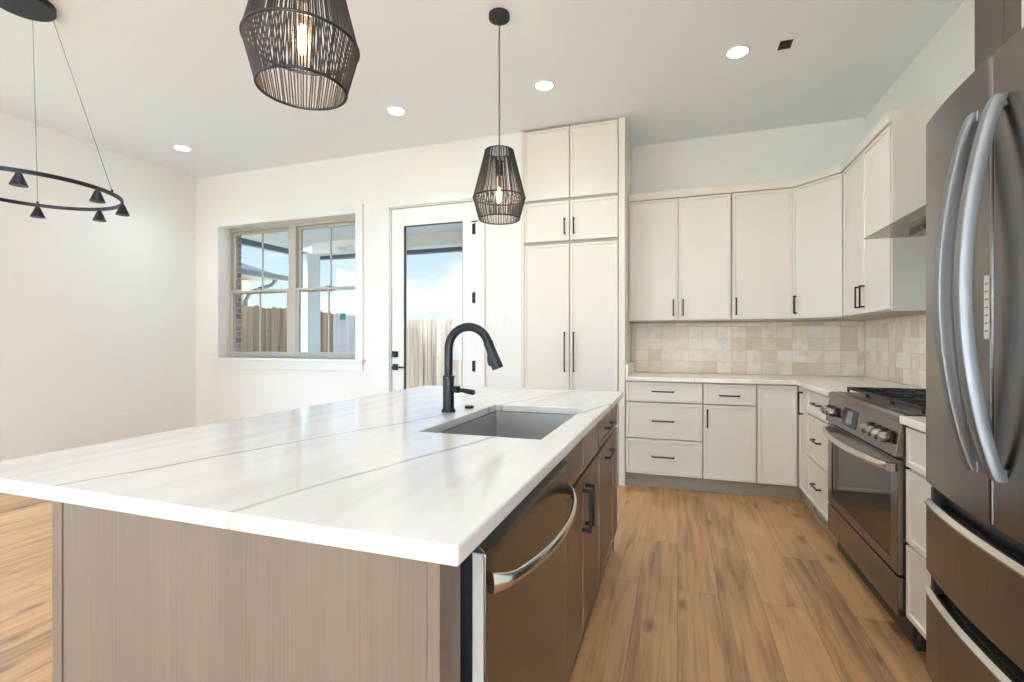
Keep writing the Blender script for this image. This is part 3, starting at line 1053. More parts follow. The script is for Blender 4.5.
def isl(name, label, ynear, yfar, fronts, z1=IZ):
    r = cabinet(name, label, 'island cabinet', (IXF, ynear, 0), pi / 2, yfar - ynear, .9, .112, z1, fronts,
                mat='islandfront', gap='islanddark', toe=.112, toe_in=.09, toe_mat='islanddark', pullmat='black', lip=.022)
    return r
# sink base: false fronts above, two doors below (its carcass stops below the bowl)
s0, s1 = 1.452, 2.184
w_ = s1 - s0; mid = 1.80 - s0
r = thing('sink_cabinet', 'oak island sink cabinet with two doors and meeting black pulls', 'island cabinet', (IXF, s0, 0), pi / 2)
b = MB()
b.box(0, .02, .112, .018, .9, IZ); b.box(w_ - .018, .02, .112, w_, .9, IZ); b.box(.018, .02, .112, w_ - .018, .9, .13)
b.box(.018, .02, .13, w_ - .018, .038, IZ); b.box(.018, .882, .13, w_ - .018, .9, IZ)
b.build('carcass', 'islanddark', r)
b = MB(); b.box(0, .09, 0, w_, .106, .112); b.build('toe_kick', 'islanddark', r)
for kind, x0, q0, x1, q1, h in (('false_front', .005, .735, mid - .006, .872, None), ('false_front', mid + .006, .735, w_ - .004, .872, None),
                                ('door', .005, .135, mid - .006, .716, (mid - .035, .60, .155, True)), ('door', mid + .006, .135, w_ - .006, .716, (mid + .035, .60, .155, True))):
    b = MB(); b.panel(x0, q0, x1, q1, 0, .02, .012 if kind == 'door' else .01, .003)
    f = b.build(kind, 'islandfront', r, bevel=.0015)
    if h: pull(f, h[0], 0, h[1], h[2], True, 'black', .036, .012)
w2 = 2.685 - 2.19
isl('pullout_cabinet', 'oak island cabinet with a drawer over a pull-out door, past the sink cabinet', 2.19, 2.685,
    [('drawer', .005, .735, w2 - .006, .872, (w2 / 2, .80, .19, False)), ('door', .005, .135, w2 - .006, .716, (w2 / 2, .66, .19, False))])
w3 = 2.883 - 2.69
isl('narrow_cabinet', 'narrow oak island cabinet at the far end nearest the pantry', 2.69, 2.883,
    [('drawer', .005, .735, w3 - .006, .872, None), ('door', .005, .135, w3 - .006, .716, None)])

# ------------------------------------------------------------------ dishwasher
DY0, DY1 = .786, 1.447
r = thing('dishwasher', 'dark stainless dishwasher with bowed steel handle in the island', 'dishwasher', (-.31, DY0, 0), pi / 2)
WD = DY1 - DY0
b = MB(); b.box(.012, .062, .10, WD - .034, .62, .868); b.build('tub', 'blackplastic', r)
b = MB(); b.box(0, .004, .108, WD, .009, .846); b.build('door', 'steel', r, bevel=.003)
b = MB(); b.box(.0, .009, .108, WD, .03, .845); b.build('inner_door', 'dwside', r, bevel=.002)
b = MB(); b.box(0.004, .03, .108, WD - .004, .062, .842); b.build('gasket', 'blackplastic', r)
b = MB(); b.xprism([(.004, .846), (.006, .85), (.03, .868), (.05, .868), (.05, .846)], 0, WD); b.build('control_panel', 'blackplastic', r, bevel=.001)
b = MB(); b.box(.01, .1, 0, WD - .01, .12, .10); b.build('toe_kick', 'blackplastic', r)
# bowed bar: flat crescent section, ends swept back to the door
pts, rr = [], []
n = 28
for i in range(n + 1):
    t_ = i / n
    x = .028 + (WD - .056) * t_
    s_ = sin(pi * t_)
    pts.append((x, .002 - .066 * s_ ** .55, .782 - .004 * s_))
b = MB()
rings = []
for i, p in enumerate(pts):
    e = min(i, n - i) / n
    hh = .0115 + .008 * max(0, 1 - e / .06)            # flared feet
    th = .0065
    P0 = Vector(pts[max(i - 1, 0)]); P1 = Vector(pts[min(i + 1, n)])
    tdir = (P1 - P0).normalized(); nd = Vector((tdir.y, -tdir.x, 0)).normalized()
    ring = []
    for j in range(12):
        a = 2 * pi * j / 12
        q = Vector(p) + nd * (th * cos(a)) + Vector((0, 0, hh * sin(a)))
        ring.append(tuple(q))
    rings.append(ring)
b.loft(rings); b.build('handle', 'bright', r, smooth='auto')

# ------------------------------------------------------------------ sink (undermount) and faucet
r = thing('kitchen_sink', 'undermount stainless steel sink set in the island worktop', 'sink', ((SX0 + SX1) / 2, (SY0 + SY1) / 2, .66))
b = MB()
e = .004
outer = rounded(SX0 - .012, SY0 - .012, SX1 + .012, SY1 + .012, .012)
in0 = rounded(SX0 + e, SY0 + e, SX1 - e, SY1 - e, .012)
in1 = rounded(SX0 + e + .004, SY0 + e + .004, SX1 - e - .004, SY1 - e - .004, .014)
in2 = rounded(SX0 + .03, SY0 + .03, SX1 - .03, SY1 - .03, .02)
zt, zb = .8835, .66
out_b = rounded(SX0 - .002, SY0 - .002, SX1 + .002, SY1 + .002, .014)
rings = [[(x, y, zt - .002) for x, y in out_b], [(x, y, zt - .002) for x, y in outer], [(x, y, zt) for x, y in outer], [(x, y, zt) for x, y in in0],
         [(x, y, zb + .02) for x, y in in1], [(x, y, zb + .006) for x, y in in2]]
b.loft(rings, caps=False)
b.bm.faces.new([b.bm.verts[-1 - i] for i in range(len(in2))][::-1]) if False else None
b.bm.verts.ensure_lookup_table()
last = b.bm.verts[-len(in2):]
b.bm.faces.new(last)
ob = [b.bm.verts.new((x, y, zb - .004)) for x, y in out_b]
b.bm.verts.ensure_lookup_table()
first = b.bm.verts[:len(out_b)]
for i in range(len(ob)):
    j = (i + 1) % len(ob)
    b.bm.faces.new((ob[i], ob[j], first[j], first[i]))
b.bm.faces.new(ob)
b.build('bowl', 'sinksteel', r, True)
b = MB(); b.lathe([(.045, 0), (.045, .003), (.036, .004), (.03, .001)], ((SX0 + SX1) / 2, SY1 - .2, zb + .006), 28); b.build('drain', 'chrome', r, True)

FXc, FYc, FZ = -.917, 1.871, .9165
r = thing('kitchen_faucet', 'matt black pull-down gooseneck faucet behind the sink', 'faucet', (FXc, FYc, FZ))
b = MB(); b.lathe([(.030, 0), (.030, .006), (.027, .012), (.0235, .016), (.0235, .142), (.0255, .144), (.0255, .150), (.021, .153)], (0, 0, 0), 32)
b.build('body', 'black', r, smooth='auto')
R = .092
arc = [(0, 0, .15), (0, 0, .21)] + [(R - R * cos(a), 0, .265 + R * sin(a)) for a in [pi * i / 20 * .90 for i in range(21)]]
b = MB(); b.tube(arc, .0178, 20); neck = b.build('spout', 'black', r, smooth='auto')
p = Vector(arc[-1]); tdir = (Vector(arc[-1]) - Vector(arc[-2])).normalized()
q0, q1, q2, q3 = p, p + tdir * .012, p + tdir * .03, p + tdir * .115
b = MB(); b.tube([q0 - tdir * .004, q0, q1, q1 + tdir * .001, q2, q3 - tdir * .004, q3], [.0178, .0205, .0205, .0185, .0195, .024, .0225], 24)
hd = b.build('spray_head', 'black', r, smooth='auto')
nb = Vector((tdir.z, 0, -tdir.x))
c = p + tdir * .07
if nb.x > 0: nb = -nb
b = MB(); b.tube([c + nb * .016 - tdir * .03, c + nb * .023, c + nb * .025 + tdir * .018, c + nb * .016 + tdir * .03], [.004, .009, .009, .004], 10); b.build('spray_button', 'black', hd, smooth='auto')
b = MB(); b.cyl((.018, 0, .095), (.05, -.004, .095), .0135, .0150, 20)
lv = b.build('handle_hub', 'black', r, smooth='auto')
b = MB(); b.tube([(.044, -.004, .095), (.06, -.004, .093), (.115, -.006, .086), (.122, -.006, .085)], [.008, .0085, .0115, .009], 14)
b.build('lever', 'black', lv, smooth='auto')
b = MB(); b.lathe([(.019, 0), (.021, .003), (.021, .007), (.017, .011), (.002, .012)], (-.88, 2.005, .9165), 28)
tag(b.build('air_switch', 'black', smooth='auto'), 'small round black disposal button on the worktop behind the sink', 'button')

# ================================================================== RANGE
RY0, RY1 = 2.362, 3.336
r = thing('gas_range', 'wide dark stainless gas range with black oven window on the right wall', 'range', (.84, RY1, 0), -pi / 2)
RW = RY1 - RY0                                         # local x: 0 = far end, RW = near end; local y: 0 = front face
b = MB(); b.box(.004, .03, .1, RW - .004, .64, .885); b.build('body', 'blackplastic', r)
b = MB(); b.box(0, .05, 0, RW, .6, .1); b.build('toe_kick', 'toedark', r)
b = MB(); b.box(.003, .0, .105, RW - .003, .03, .262); b.build('storage_drawer', 'steel', r, bevel=.003)
b = MB()                                               # oven door: frame round the window
zd0, zd1 = .272, .735
b.box(.003, 0, zd0, .075, .03, zd1); b.box(RW - .075, 0, zd0, RW - .003, .03, zd1)
b.box(.075, 0, zd0, RW - .075, .03, zd0 + .045); b.box(.075, 0, zd1 - .07, RW - .075, .03, zd1)
od = b.build('oven_door', 'steel', r, bevel=.002)
b = MB(); b.box(.07, .004, zd0 + .04, RW - .07, .02, zd1 - .065); b.build('window', 'ovenglass', od)
b = MB()
rings = []
n = 24
for i in range(n + 1):
    t_ = i / n
    x = .03 + (RW - .06) * t_
    s_ = sin(pi * t_)
    y = -.012 - .058 * s_ ** .5
    rings.append([(x, y + .012 * cos(2 * pi * j / 14), .700 + .017 * sin(2 * pi * j / 14)) for j in range(14)])
b.loft(rings); hn = b.build('handle', 'bright', od, smooth='auto')
for x in (.034, RW - .034):
    b = MB(); b.box(x - .018, -.028, .684, x + .018, 0, .716); b.build('handle_mount', 'chrome', hn, bevel=.003)
b = MB(); b.xprism([(-.012, .748), (.03, .748), (.06, .888), (.012, .888)], 0.0, RW); cp = b.build('control_panel', 'steel', r, bevel=.002)
sl = (.012 + .012) / (.888 - .748)
def face_y(z): return -.012 + (z - .748) * sl
for x in (.05, .115, .18, RW - .29, RW - .215, RW - .14, RW - .065):
    z = .818; y = face_y(z)
    b = MB()
    b.tube([(x, y + .002, z), (x, y - .008, z - .001)], [.027, .027], 24)
    kb = b.build('knob_ring', 'blackplastic', cp, smooth='auto')
    b = MB()
    b.tube([(x, y - .006, z), (x, y - .012, z - .001), (x, y - .040, z - .005), (x, y - .044, z - .006)], [.0225, .024, .021, .018], 24)
    b.build('knob', 'steel', cp, smooth='auto')
b = MB(); b.xprism([(face_y(.775) - .002, .775), (face_y(.775) + .004, .775), (face_y(.862) + .004, .862), (face_y(.862) - .002, .862)], .29, .50); b.build('display_bezel', 'blackplastic', cp)
b = MB(); b.xprism([(face_y(.79) - .003, .79), (face_y(.79), .79), (face_y(.85), .85), (face_y(.85) - .003, .85)], .355, .435); b.build('display', 'display', cp)
b = MB(); b.xprism([(.004, .888), (.65, .888), (.65, .918), (.02, .918), (.004, .908)], -.0, RW); ct_ = b.build('cooktop', 'steel', r, bevel=.002)
b = MB(); b.box(.02, .06, .9185, RW - .02, .62, .921); b.build('burner_pan', 'steel2', ct_)
for i, (x, y) in enumerate(((.17, .215), (.17, .485), (RW / 2, .35), (RW - .17, .215), (RW - .17, .485))):
    b = MB(); b.lathe([(.05, 0), (.052, .006), (.046, .014)], (x, y, .9212), 24); bu = b.build('burner', 'steel2', ct_, smooth='auto')
    b = MB(); b.lathe([(.036, .0), (.038, .005), (.034, .010)], (x, y, .9354), 24); b.build('burner_cap', 'iron', bu, smooth='auto')
gz = .936
for i in range(3):
    x0 = .02 + i * (RW - .04) / 3 + .003; x1 = .02 + (i + 1) * (RW - .04) / 3 - .003
    b = MB()
    h, t_ = .014, .012
    for x in (x0, x1 - t_): b.box(x, .09, gz, x + t_, .625, gz + h)
    for y in (.09, .611): b.box(x0 + t_, y, gz, x1 - t_, y + t_, gz + h)
    for y in (.215, .35, .485): b.box(x0 + t_, y - .006, gz + .001, x1 - t_, y + .006, gz + h + .002)
    xm = (x0 + x1) / 2
    for x in (xm - .05, xm + .05): b.box(x - .006, .104, gz + .002, x + .006, .611, gz + h + .0035)
    for x in (x0, x1 - t_):
        for y in (.09, .345, .611): b.box(x, y, .9215, x + t_, y + t_, gz)
    b.build('grate', 'iron', ct_, bevel=.003)

# ------------------------------------------------------------------ hood: glass canopy and steel chimney
HY_0, HY_1 = 2.40, 3.312
r = thing('range_hood', 'wall range hood with flat grey glass canopy and steel chimney', 'range hood', (1.3, 2.87, 1.79))
b = MB(); b.box(1.015, HY_0, 1.798, 1.48, HY_1, 1.806); b.build('canopy', 'hoodglass', r, True, bevel=.002)
b = MB(); b.box(1.15, 2.60, 1.762, 1.48, 3.10, 1.797); mt = b.build('motor_box', 'steel', r, True, bevel=.004)
for i in range(3):
    b = MB(); b.cyl((1.1495, 2.87 + (i - 1) * .06, 1.778), (1.145, 2.87 + (i - 1) * .06, 1.776), .010, n=14); b.build('button', 'blackplastic', mt, True)
b = MB(); b.box(1.37, 2.757, 1.807, 1.435, 2.982, CZ - .003); b.build('chimney', 'steel', r, True, bevel=.004)
b = MB(); b.box(1.4355, 2.765, 1.807, 1.497, 2.975, CZ - .003); b.build('mounting_board', 'wall', r, True)

# ================================================================== REFRIGERATOR
FY0, FY1 = 1.162, 2.078
FC = (FY0 + FY1) / 2
r = thing('refrigerator', 'tall dark stainless french-door refrigerator with bowed steel handles', 'refrigerator', (1.12, FC, 0))
def fx(y, push=0.0):                                     # bowed front
    u = (y - FC) / ((FY1 - FY0) / 2)
    return .781 + .038 * abs(u) ** 2.2 - push
def bowed(bm, ya, yb, z0, z1, back=.862, push=0.0, n=14, rr=.006):
    ys_ = [ya] + [ya + .006 + (yb - ya - .012) * i / n for i in range(n + 1)] + [yb]
    prof = [(back, ya)] + [(fx(y, push) + (rr if i in (0, n + 2) else 0), y) for i, y in enumerate(ys_)] + [(back, yb)]
    prof = [(x, y) for x, y in prof]
    bm.prism(prof[::-1], z0, z1)
b = MB(); b.box(.868, FY0 + .01, .03, 1.475, FY1 - .01, 1.94); b.build('body', 'toedark', r, True, bevel=.004)
b = MB(); b.box(.9, FY0 + .03, 0, 1.45, FY1 - .03, .03); b.build('foot_grille', 'blackplastic', r, True)
FD = {}
for nm, ya, yb in (('far', FC + .004, FY1), ('near', FY0, FC - .004)):
    b = MB(); bowed(b, ya, yb, .728, 1.968); FD[nm] = b.build('door', 'steel', r, True, bevel=.004)
b = MB(); b.box(.80, FC - .0035, .735, .86, FC + .0035, 1.955); b.build('door_gasket', 'blackplastic', r, True)
for z0, z1 in ((.424, .655), (.07, .350)):
    b = MB(); bowed(b, FY0, FY1, z0, z1); dr = b.build('freezer_drawer', 'steel', r, True, bevel=.003)
    b = MB()                                              # bright lip along the top edge
    ys_ = [FY0 + .002 + (FY1 - FY0 - .004) * i / 24 for i in range(25)]
    rings = [[(fx(y) - .004, y, z1 - .003), (fx(y) + .018, y, z1 + .001), (fx(y) + .018, y, z1 + .015), (fx(y) + .009, y, z1 + .0145), (fx(y) - .005, y, z1 + .003)] for y in ys_]
    b.loft(rings); b.build('grip_lip', 'bright', dr, True)
    b = MB(); bowed(b, FY0 + .004, FY1 - .004, z1 + .0005, z1 + .068, push=-.045); b.build('grip_recess', 'blackplastic', dr, True)
    for yy in (FY0 + .02, FY1 - .03): 
        b = MB(); b.box(.825, yy - .01, z1 + .002, .86, yy + .01, z1 + .06); b.build('end_block', 'dwgasket', dr, True, bevel=.003)
# long bowed handles beside the split
for nm, yc, lab in (('far', FC + .048, 1), ('near', FC - .048, -1)):
    n = 40
    rings = []
    for i in range(n + 1):
        t_ = i / n
        z = .862 + (1.835 - .862) * t_
        s_ = sin(pi * t_)
        x = .772 - .074 * s_ ** .75
        hw = .0155
        yy = yc + lab * .004
        nx = .016
        cs = []
        for j in range(16):
            a = 2 * pi * j / 16
            ca, sa = cos(a), sin(a)
            ex = math.copysign(abs(ca) ** .28, ca) * hw; ey = math.copysign(abs(sa) ** .28, sa) * nx
            cs.append((x + ey, yy + ex, z))
        rings.append(cs)
    b = MB(); b.loft(rings); h = b.build('handle', 'satin', FD[nm], True, smooth='auto')
    for z in (.875, 1.822):
        b = MB(); b.box(.765, yc - .014, z - .016, .79, yc + .014, z + .016); b.build('handle_mount', 'satin', h, True, bevel=.003)
t = thing('paper_label', 'white paper label on the refrigerator door beside the handle', 'label', (.7795, FC + .02, 1.28))
b = MB()
y_a, y_b = FC + .008, FC + .032
b.loft([[(fx(y_a) - .0005, y_a, z), (fx(y_b) - .0005, y_b, z), (fx(y_b) - .0012, y_b, z), (fx(y_a) - .0012, y_a, z)] for z in (1.22, 1.39)])
b.build('sheet', 'paper', t, True)
b = MB()
for i in range(7):
    z = 1.24 + i * .021
    b.loft([[(fx(y_a + .004) - .0013, y_a + .004, zz), (fx(y_b - .004) - .0013, y_b - .004, zz), (fx(y_b - .004) - .0016, y_b - .004, zz), (fx(y_a + .004) - .0016, y_a + .004, zz)] for zz in (z, z + .003)])
b.build('print_lines', 'ink', t, True)

# ================================================================== LIGHT FITTINGS
DL = [((-4.58, 3.49), 'recessed downlight in the ceiling over the dining corner, leftmost of the row'),
      ((-2.18, 3.49), 'recessed downlight in the ceiling in front of the patio door'),
      ((-.93, 3.49), 'recessed downlight in the ceiling in front of the pantry'),
      ((.37, 3.49), 'recessed downlight in the ceiling over the kitchen aisle, rightmost of the row'),
      ((.37, 1.95), 'unseen recessed downlight added over the aisle between range and island'),  # from here on: out of view, added to brighten the room
      ((.37, .4), 'unseen recessed downlight added over the near end of the aisle'),
      ((-4.58, .4), 'unseen recessed downlight added left of the chandelier'),
      ((-2.75, .5), 'unseen recessed downlight added left of the island'),
      ((-4.58, -2.6), 'unseen recessed downlight added in the rear ceiling, left'),
      ((-2.18, -2.6), 'unseen recessed downlight added in the rear ceiling, middle'),
      ((.37, -2.6), 'unseen recessed downlight added in the rear ceiling, right')]
for (x, y), lab in DL:
    r = thing('recessed_downlight', lab, 'downlight', (x, y, CZ), 0, 'recessed ceiling downlights')
    b = MB(); b.lathe([(.060, -.004), (.060, -.0015), (.078, -.0015), (.078, -.004), (.074, -.0065), (.062, -.0065), (.060, -.004)], (0, 0, 0), 36, caps=False); b.build('trim_ring', 'trim', r, smooth='auto')
    b = MB(); b.lathe([(.001, -.0045), (.060, -.0045), (.060, -.002), (.001, -.002)], (0, 0, 0), 36); b.build('lens', 'lens', r)
    ld = bpy.data.lights.new('downlight_lamp', 'AREA')
    ld.shape = 'DISK'; ld.size = .11; ld.energy = DOWN_W; ld.color = (.80, .90, 1.0); ld.spread = radians(115)
    lo = bpy.data.objects.new('downlight_lamp', ld); lo.location = (0, 0, -.008); lo.parent = r
    COL.objects.link(lo)

# open junction box where a fitting is missing
r = thing('junction_box', 'small open square cut-out in the ceiling right of the downlights', 'ceiling box', ((HX0 + HX1) / 2, (HY0 + HY1) / 2, CZ))
b = MB(); t_ = .004; zt = CZ + .09
b.box(HX0 + .0005, HY0 + .0005, CZ + .004, HX0 + t_, HY1 - .0005, zt); b.box(HX1 - t_, HY0 + .0005, CZ + .004, HX1 - .0005, HY1 - .0005, zt)
b.box(HX0 + t_, HY0 + .0005, CZ + .004, HX1 - t_, HY0 + t_, zt); b.box(HX0 + t_, HY1 - t_, CZ + .004, HX1 - t_, HY1 - .0005, zt)
b.build('box_side', 'joist', r, True)
b = MB(); b.box(HX0 + .0005, HY0 + .0005, zt, HX1 - .0005, HY1 - .0005, zt + .004); b.build('box_top', 'blackplastic', r, True)

def pendant(x, y, label, rot):
    r = thing('pendant_light', label, 'pendant light', (x, y, 1.905), rot, 'pendants over the island')
    o0 = 1.905
    zt, zm, zb = 2.31 - o0, 2.04 - o0, 1.917 - o0
    rt, rm, rb = .082, .150, .117
    b = MB(); b.lathe([(.059, CZ - o0 - .027), (.0605, CZ - o0 - .025), (.0605, CZ - o0 - .0005)], (0, 0, 0), 36); b.build('ceiling_canopy', 'black', r, smooth='auto')
    b = MB(); b.cyl((0, 0, zt - .055), (0, 0, CZ - o0 - .027), .0035, n=10); b.build('cord', 'string', r)
    b = MB(); b.lathe([(.012, zt - .05), (.021, zt - .055), (.021, zt - .135), (.019, zt - .14)][::-1], (0, 0, 0), 24)
    so = b.build('socket', 'black', r, smooth='auto')
    b = MB(); b.lathe([(.001, zm - .055), (.012, zm - .05), (.023, zm - .02), (.028, zm + .02), (.027, zm + .05), (.018, zm + .1), (.013, zt - .14)], (0, 0, 0), 20); bl = b.build('bulb', 'bulbglass', so, smooth=True)
    b = MB(); b.lathe([(.001, zm - .028), (.009, zm - .02), (.012, zm + .02), (.009, zm + .055), (.001, zm + .06)], (0, 0, 0), 14); b.build('filament', 'bulb', bl, smooth=True)
    for nm, rad, z, tr_ in (('top_ring', rt, zt, .0032), ('middle_ring', rm, zm, .0042), ('bottom_ring', rb, zb, .0040)):
        b = MB(); b.tube([(rad * cos(2 * pi * i / 56), rad * sin(2 * pi * i / 56), z) for i in range(56)], tr_, 8, closed=True)
        b.build(nm, 'black', r, smooth='auto')
    b = MB()
    for a in (0, pi / 2, pi, 3 * pi / 2):
        b.tube([(.0215 * cos(a), .0215 * sin(a), zt - .06), (.05 * cos(a), .05 * sin(a), zt - .002), (rt * cos(a), rt * sin(a), zt)], .0022, 6)
    b.lathe([(.0212, zt - .064), (.0235, zt - .062), (.0235, zt - .056), (.0212, zt - .054)], (0, 0, 0), 20, caps=False)
    b.build('shade_carrier', 'black', r, smooth='auto')
    b = MB()
    n = 104
    for i in range(n):
        a = 2 * pi * i / n + random.uniform(-.012, .012)
        a2 = a + random.uniform(-.02, .02)
        tr_ = .0021
        b.tube([(rt * cos(a), rt * sin(a), zt), (rm * cos(a2), rm * sin(a2), zm), (rb * cos(a), rb * sin(a), zb)], tr_, 5)
    b.build('string_shade', 'string', r)
    ld = bpy.data.lights.new('bulb_lamp', 'POINT'); ld.energy = 3.5; ld.color = (1.0, .76, .52); ld.shadow_soft_size = .03
    lo = bpy.data.objects.new('bulb_lamp', ld); lo.location = (0, 0, zm + .015); lo.parent = r
    COL.objects.link(lo)
pendant(-.992, 1.105, 'black string pendant light over the near end of the island, cropped at the top', .1)
pendant(-.975, 2.65, 'black string pendant light over the far end of the island, seen whole with its cord', .3)

# chandelier
CHX, CHY, CHZ, CHR = -3.41, 1.72, 2.055, .399
r = thing('ring_chandelier', 'black ring chandelier with small cone shades hung on thin cables', 'chandelier', (CHX, CHY, CHZ))
b = MB(); b.lathe([(.137, CZ - CHZ - .032), (.140, CZ - CHZ - .029), (.140, CZ - CHZ - .0005)], (-.022, -.028, 0), 48); b.build('ceiling_canopy', 'black', r, smooth='auto')
b = MB()
N = 72; hh, ww = .010, .006
sect = [[((CHR + dx) * cos(2 * pi * i / N), (CHR + dx) * sin(2 * pi * i / N), dz) for dx, dz in ((-ww, -hh), (ww, -hh), (ww, hh), (-ww, hh))] for i in range(N)]
R_ = [[b.bm.verts.new(p) for p in s] for s in sect]
for i in range(N):
    for j in range(4):
        b.bm.faces.new((R_[i][j], R_[(i + 1) % N][j], R_[(i + 1) % N][(j + 1) % 4], R_[i][(j + 1) % 4]))
b.build('ring', 'black', r, smooth='auto')
for k in range(8):
    a = radians((14, 58, 102, 149, 195, 240, 285, 327)[k])
    c = (CHR * cos(a), CHR * sin(a), 0)
    b = MB(); b.lathe([(.035, -.074), (.0355, -.072), (.013, -.016), (.009, -.0105)], c, 24, caps=True)
    cs = b.build('cone_shade', 'black', r, smooth='auto')
for a, tx, ty in ((149, -.085, .05), (29, .008, .095), (269, -.03, -.15)):
    a = radians(a)
    b = MB(); b.cyl((tx, ty, CZ - CHZ - .032), (CHR * cos(a), CHR * sin(a), hh + .008), .0016, n=6)
    cb = b.build('cable', 'gutter', r)
    b = MB(); b.lathe([(.006, hh), (.006, hh + .014)], (CHR * cos(a), CHR * sin(a), 0), 10); b.build('cable_clamp', 'black', cb)

# ================================================================== OUTLETS AND SWITCHES
def plate(name, label, cat, loc, rz, w, h, kind):
    r = thing(name, label, cat, loc, rz)
    b = MB(); b.box(-w / 2, -.006, -h / 2, w / 2, -.0005, h / 2); b.build('cover_plate', 'plate', r, bevel=.002)
    if kind == 'switch2' or kind == 'switch3':
        n = 2 if kind == 'switch2' else 3
        for i in range(n):
            x = (i - (n - 1) / 2) * .046
            b = MB(); b.box(x - .016, -.011, -.033, x + .016, -.0062, .033); b.build('rocker', 'plate', r, bevel=.002)
    else:
        for z in (-.02, .02):
            b = MB(); b.box(-.016, -.008, z - .014, .016, -.0062, z + .014); rc = b.build('receptacle', 'plate', r, bevel=.003)
            b = MB()
            for x in (-.007, .005): b.box(x, -.0085, z - .004, x + .002, -.0081, z + .006)
            b.build('slot', 'slot', rc)
    return r
plate('switch_plate', 'white double rocker switch plate between the patio door and the pantry', 'light switch', (-1.563, YW, 1.39), 0, .13, .118, 'switch2')
plate('switch_plate', 'upper white double rocker switch plate between window and patio door', 'light switch', (-2.875, YW, 1.388), 0, .118, .112, 'switch2')
plate('switch_plate', 'lower white double rocker switch plate between window and patio door', 'light switch', (-2.875, YW, 1.232), 0, .118, .112, 'switch2')
plate('power_outlet', 'white power outlet low on the left wall', 'outlet', (XL, 3.41, .44), pi / 2, .074, .118, 'outlet')
plate('power_outlet', 'white power outlet on the tiled backsplash', 'outlet', (.395, 4.8505, 1.172), 0, .074, .118, 'outlet')

# ================================================================== OUTSIDE
GZ = -.18
b = MB(); b.box(-30, YW + .3, GZ - .2, 20, 30, GZ); b.box(-30, -24, GZ - .2, XL - .2, YW + .3, GZ); b.box(XL - .2, -24, GZ - .2, 20, YB - .2, GZ)
struct(b.build('ground', 'grass'))
b = MB(); b.box(-6.0, YW + .3, GZ + .002, -1.34, 8.6, GZ + .12); struct(b.build('porch_slab', 'concrete'))
b = MB(); b.box(-5.94, YW + .3, 2.82, -1.34, 6.7, 2.90); struct(b.build('porch_ceiling', 'porchpaint'))
b = MB(); b.box(-5.94, YW + .3, 2.90, -1.34, 7.0, 3.3); b.box(-6.1, YW + .3, 2.91, -5.94, 7.0, 3.3); struct(b.build('porch_roof', 'roof'))
b = MB()
b.box(-5.64, 6.5, 2.63, -1.34, 6.7, 2.82); b.box(-5.94, YW + .3, 2.70, -5.80, 6.4, 2.82)
struct(b.build('trim_porch_beam', 'beampaint'))
r = thing('rain_gutter', 'slate grey rain gutter along the porch beam', 'gutter', (-3, 6.75, 2.6))
b = MB(); b.box(-5.94, 6.71, 2.575, -1.34, 6.82, 2.66); b.box(-6.06, YW + .3, 2.62, -5.945, 6.82, 2.715); b.build('trough', 'gutter', r, True, bevel=.01)
r = thing('porch_column', 'square white porch column seen through the right half of the window', 'column', (-5.79, 6.55, GZ + .12))
b = MB(); b.box(-5.94, 6.4, GZ + .12, -5.64, 6.7, 2.63); b.build('shaft', 'column', r, True, bevel=.01)
b = MB(); b.box(-5.965, 6.375, GZ + .12, -5.615, 6.725, GZ + .26); b.build('base', 'column', r, True, bevel=.01)
b = MB(); b.box(-5.96, 6.38, 2.72, -5.62, 6.40, 2.82); b.build('capital', 'column', r, True, bevel=.005)
# twin floodlight on the beam
def flood(x, label):
    r = thing('floodlight', label, 'outdoor light', (x, 6.5, 2.7))
    b = MB(); b.tube([(0, -.0005, 0), (0, -.03, 0)], [.05, .045], 20); bs = b.build('mount', 'plate', r, smooth='auto')
    for s in (-1, 1):
        b = MB(); b.tube([(s * .03, -.03, -.01), (s * .07, -.06, -.03), (s * .1, -.11, -.06), (s * .112, -.14, -.075)], [.015, .03, .052, .055], 16); b.build('lamp_head', 'plate', r, smooth='auto')
flood(-4.92, 'white twin-head floodlight on the porch beam seen through the window')
flood(-2.75, 'white twin-head floodlight on the porch beam seen through the door glass')

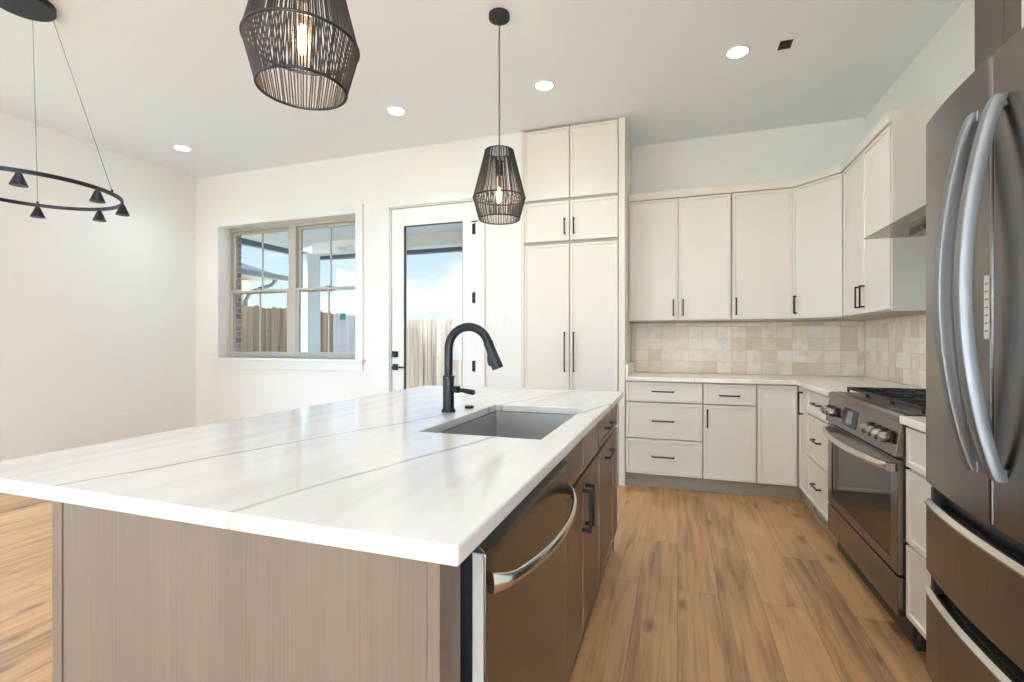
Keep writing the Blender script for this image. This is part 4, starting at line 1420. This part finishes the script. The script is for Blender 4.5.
def fence(name, label, p0, p1, n_sections):
    """dog-eared picket fence; pickets of one section are one panel"""
    p0, p1 = Vector(p0), Vector(p1)
    dv = p1 - p0; L_ = dv.length; u = dv.normalized(); nr = Vector((-u.y, u.x))
    r = thing(name, label, 'fence', (p0.x, p0.y, GZ))
    top = 1.83
    pw = .138
    sec = L_ / n_sections
    def P(s, o, z): q = p0 + u * s + nr * o; return (q.x, q.y, z)
    for k in range(n_sections):
        b = MB()
        s = k * sec
        while s < (k + 1) * sec - .05:
            e_ = min(s + pw, (k + 1) * sec)
            dz = random.uniform(-.02, .02)
            zz = top + dz
            cut = .028
            pr = [(s + .003, GZ + .01), (e_ - .003, GZ + .01), (e_ - .003, zz - cut), (e_ - .003 - cut, zz), (s + .003 + cut, zz), (s + .003, zz - cut)]
            off = random.uniform(0, .004)
            b.loft([[P(x, off, z) for x, z in pr], [P(x, off + .016, z) for x, z in pr]])
            s = e_
        b.build('picket_panel', 'fence', r, True)
        b = MB()
        for z in (.25, .95, 1.55):
            b.loft([[P(k * sec, .022, z), P((k + 1) * sec, .022, z), P((k + 1) * sec, .06, z), P(k * sec, .06, z)], [P(k * sec, .022, z + .085), P((k + 1) * sec, .022, z + .085), P((k + 1) * sec, .06, z + .085), P(k * sec, .06, z + .085)]])
        b.build('rail', 'fence', r, True)
    for k in range(n_sections + 1):
        s = min(max(k * sec, .05), L_ - .05)
        b = MB(); b.loft([[P(s - .045, .062, z), P(s + .045, .062, z), P(s + .045, .15, z), P(s - .045, .15, z)] for z in (GZ + .005, 1.7)]); b.build('post', 'fence', r, True)
fence('wooden_fence', 'weathered cedar fence running back along the left side of the yard', (-7.1, 3.0), (-7.1, 11.8), 4)
fence('wooden_fence', 'weathered cedar fence across the far end of the yard', (-7.3, 11.9), (4.0, 11.9), 5)

# neighbour's house beyond the side fence
r = thing('neighbour_house', 'cream house with grey hip roof and slate gutter beyond the side fence', 'house', (-12, 3, GZ))
b = MB(); b.box(-16, -1.0, GZ + .003, -9.0, 8.4, 2.55); b.build('wall', 'stucco', r, True)
b = MB()
E_ = [(-16.5, -1.5), (-8.5, -1.5), (-8.5, 8.9), (-16.5, 8.9)]
ridge = [(-12.5, 2.5), (-12.5, 4.9)]
v0 = [b.bm.verts.new((x, y, 2.68)) for x, y in E_]
v1 = [b.bm.verts.new((x, y, 2.56)) for x, y in E_]
rv = [b.bm.verts.new((x, y, 4.4)) for x, y in ridge]
b.bm.faces.new((v0[0], v0[1], rv[0])); b.bm.faces.new((v0[1], v0[2], rv[1], rv[0])); b.bm.faces.new((v0[2], v0[3], rv[1])); b.bm.faces.new((v0[3], v0[0], rv[0], rv[1]))
for i in range(4):
    j = (i + 1) % 4; b.bm.faces.new((v1[i], v1[j], v0[j], v0[i]))
b.bm.faces.new(v1)
b.build('roof', 'roof', r, True)
b = MB(); b.box(-8.495, -1.5, 2.56, -8.37, 8.9, 2.69); gt = b.build('gutter', 'gutter', r, True, bevel=.02)
b = MB(); b.tube([(-8.43, 8.6, 2.57), (-8.5, 8.55, 2.45), (-8.85, 8.3, 2.28), (-8.93, 8.25, 2.1), (-8.93, 8.25, GZ + .05)], .05, 10); b.build('downspout', 'gutter', gt, True, smooth='auto')
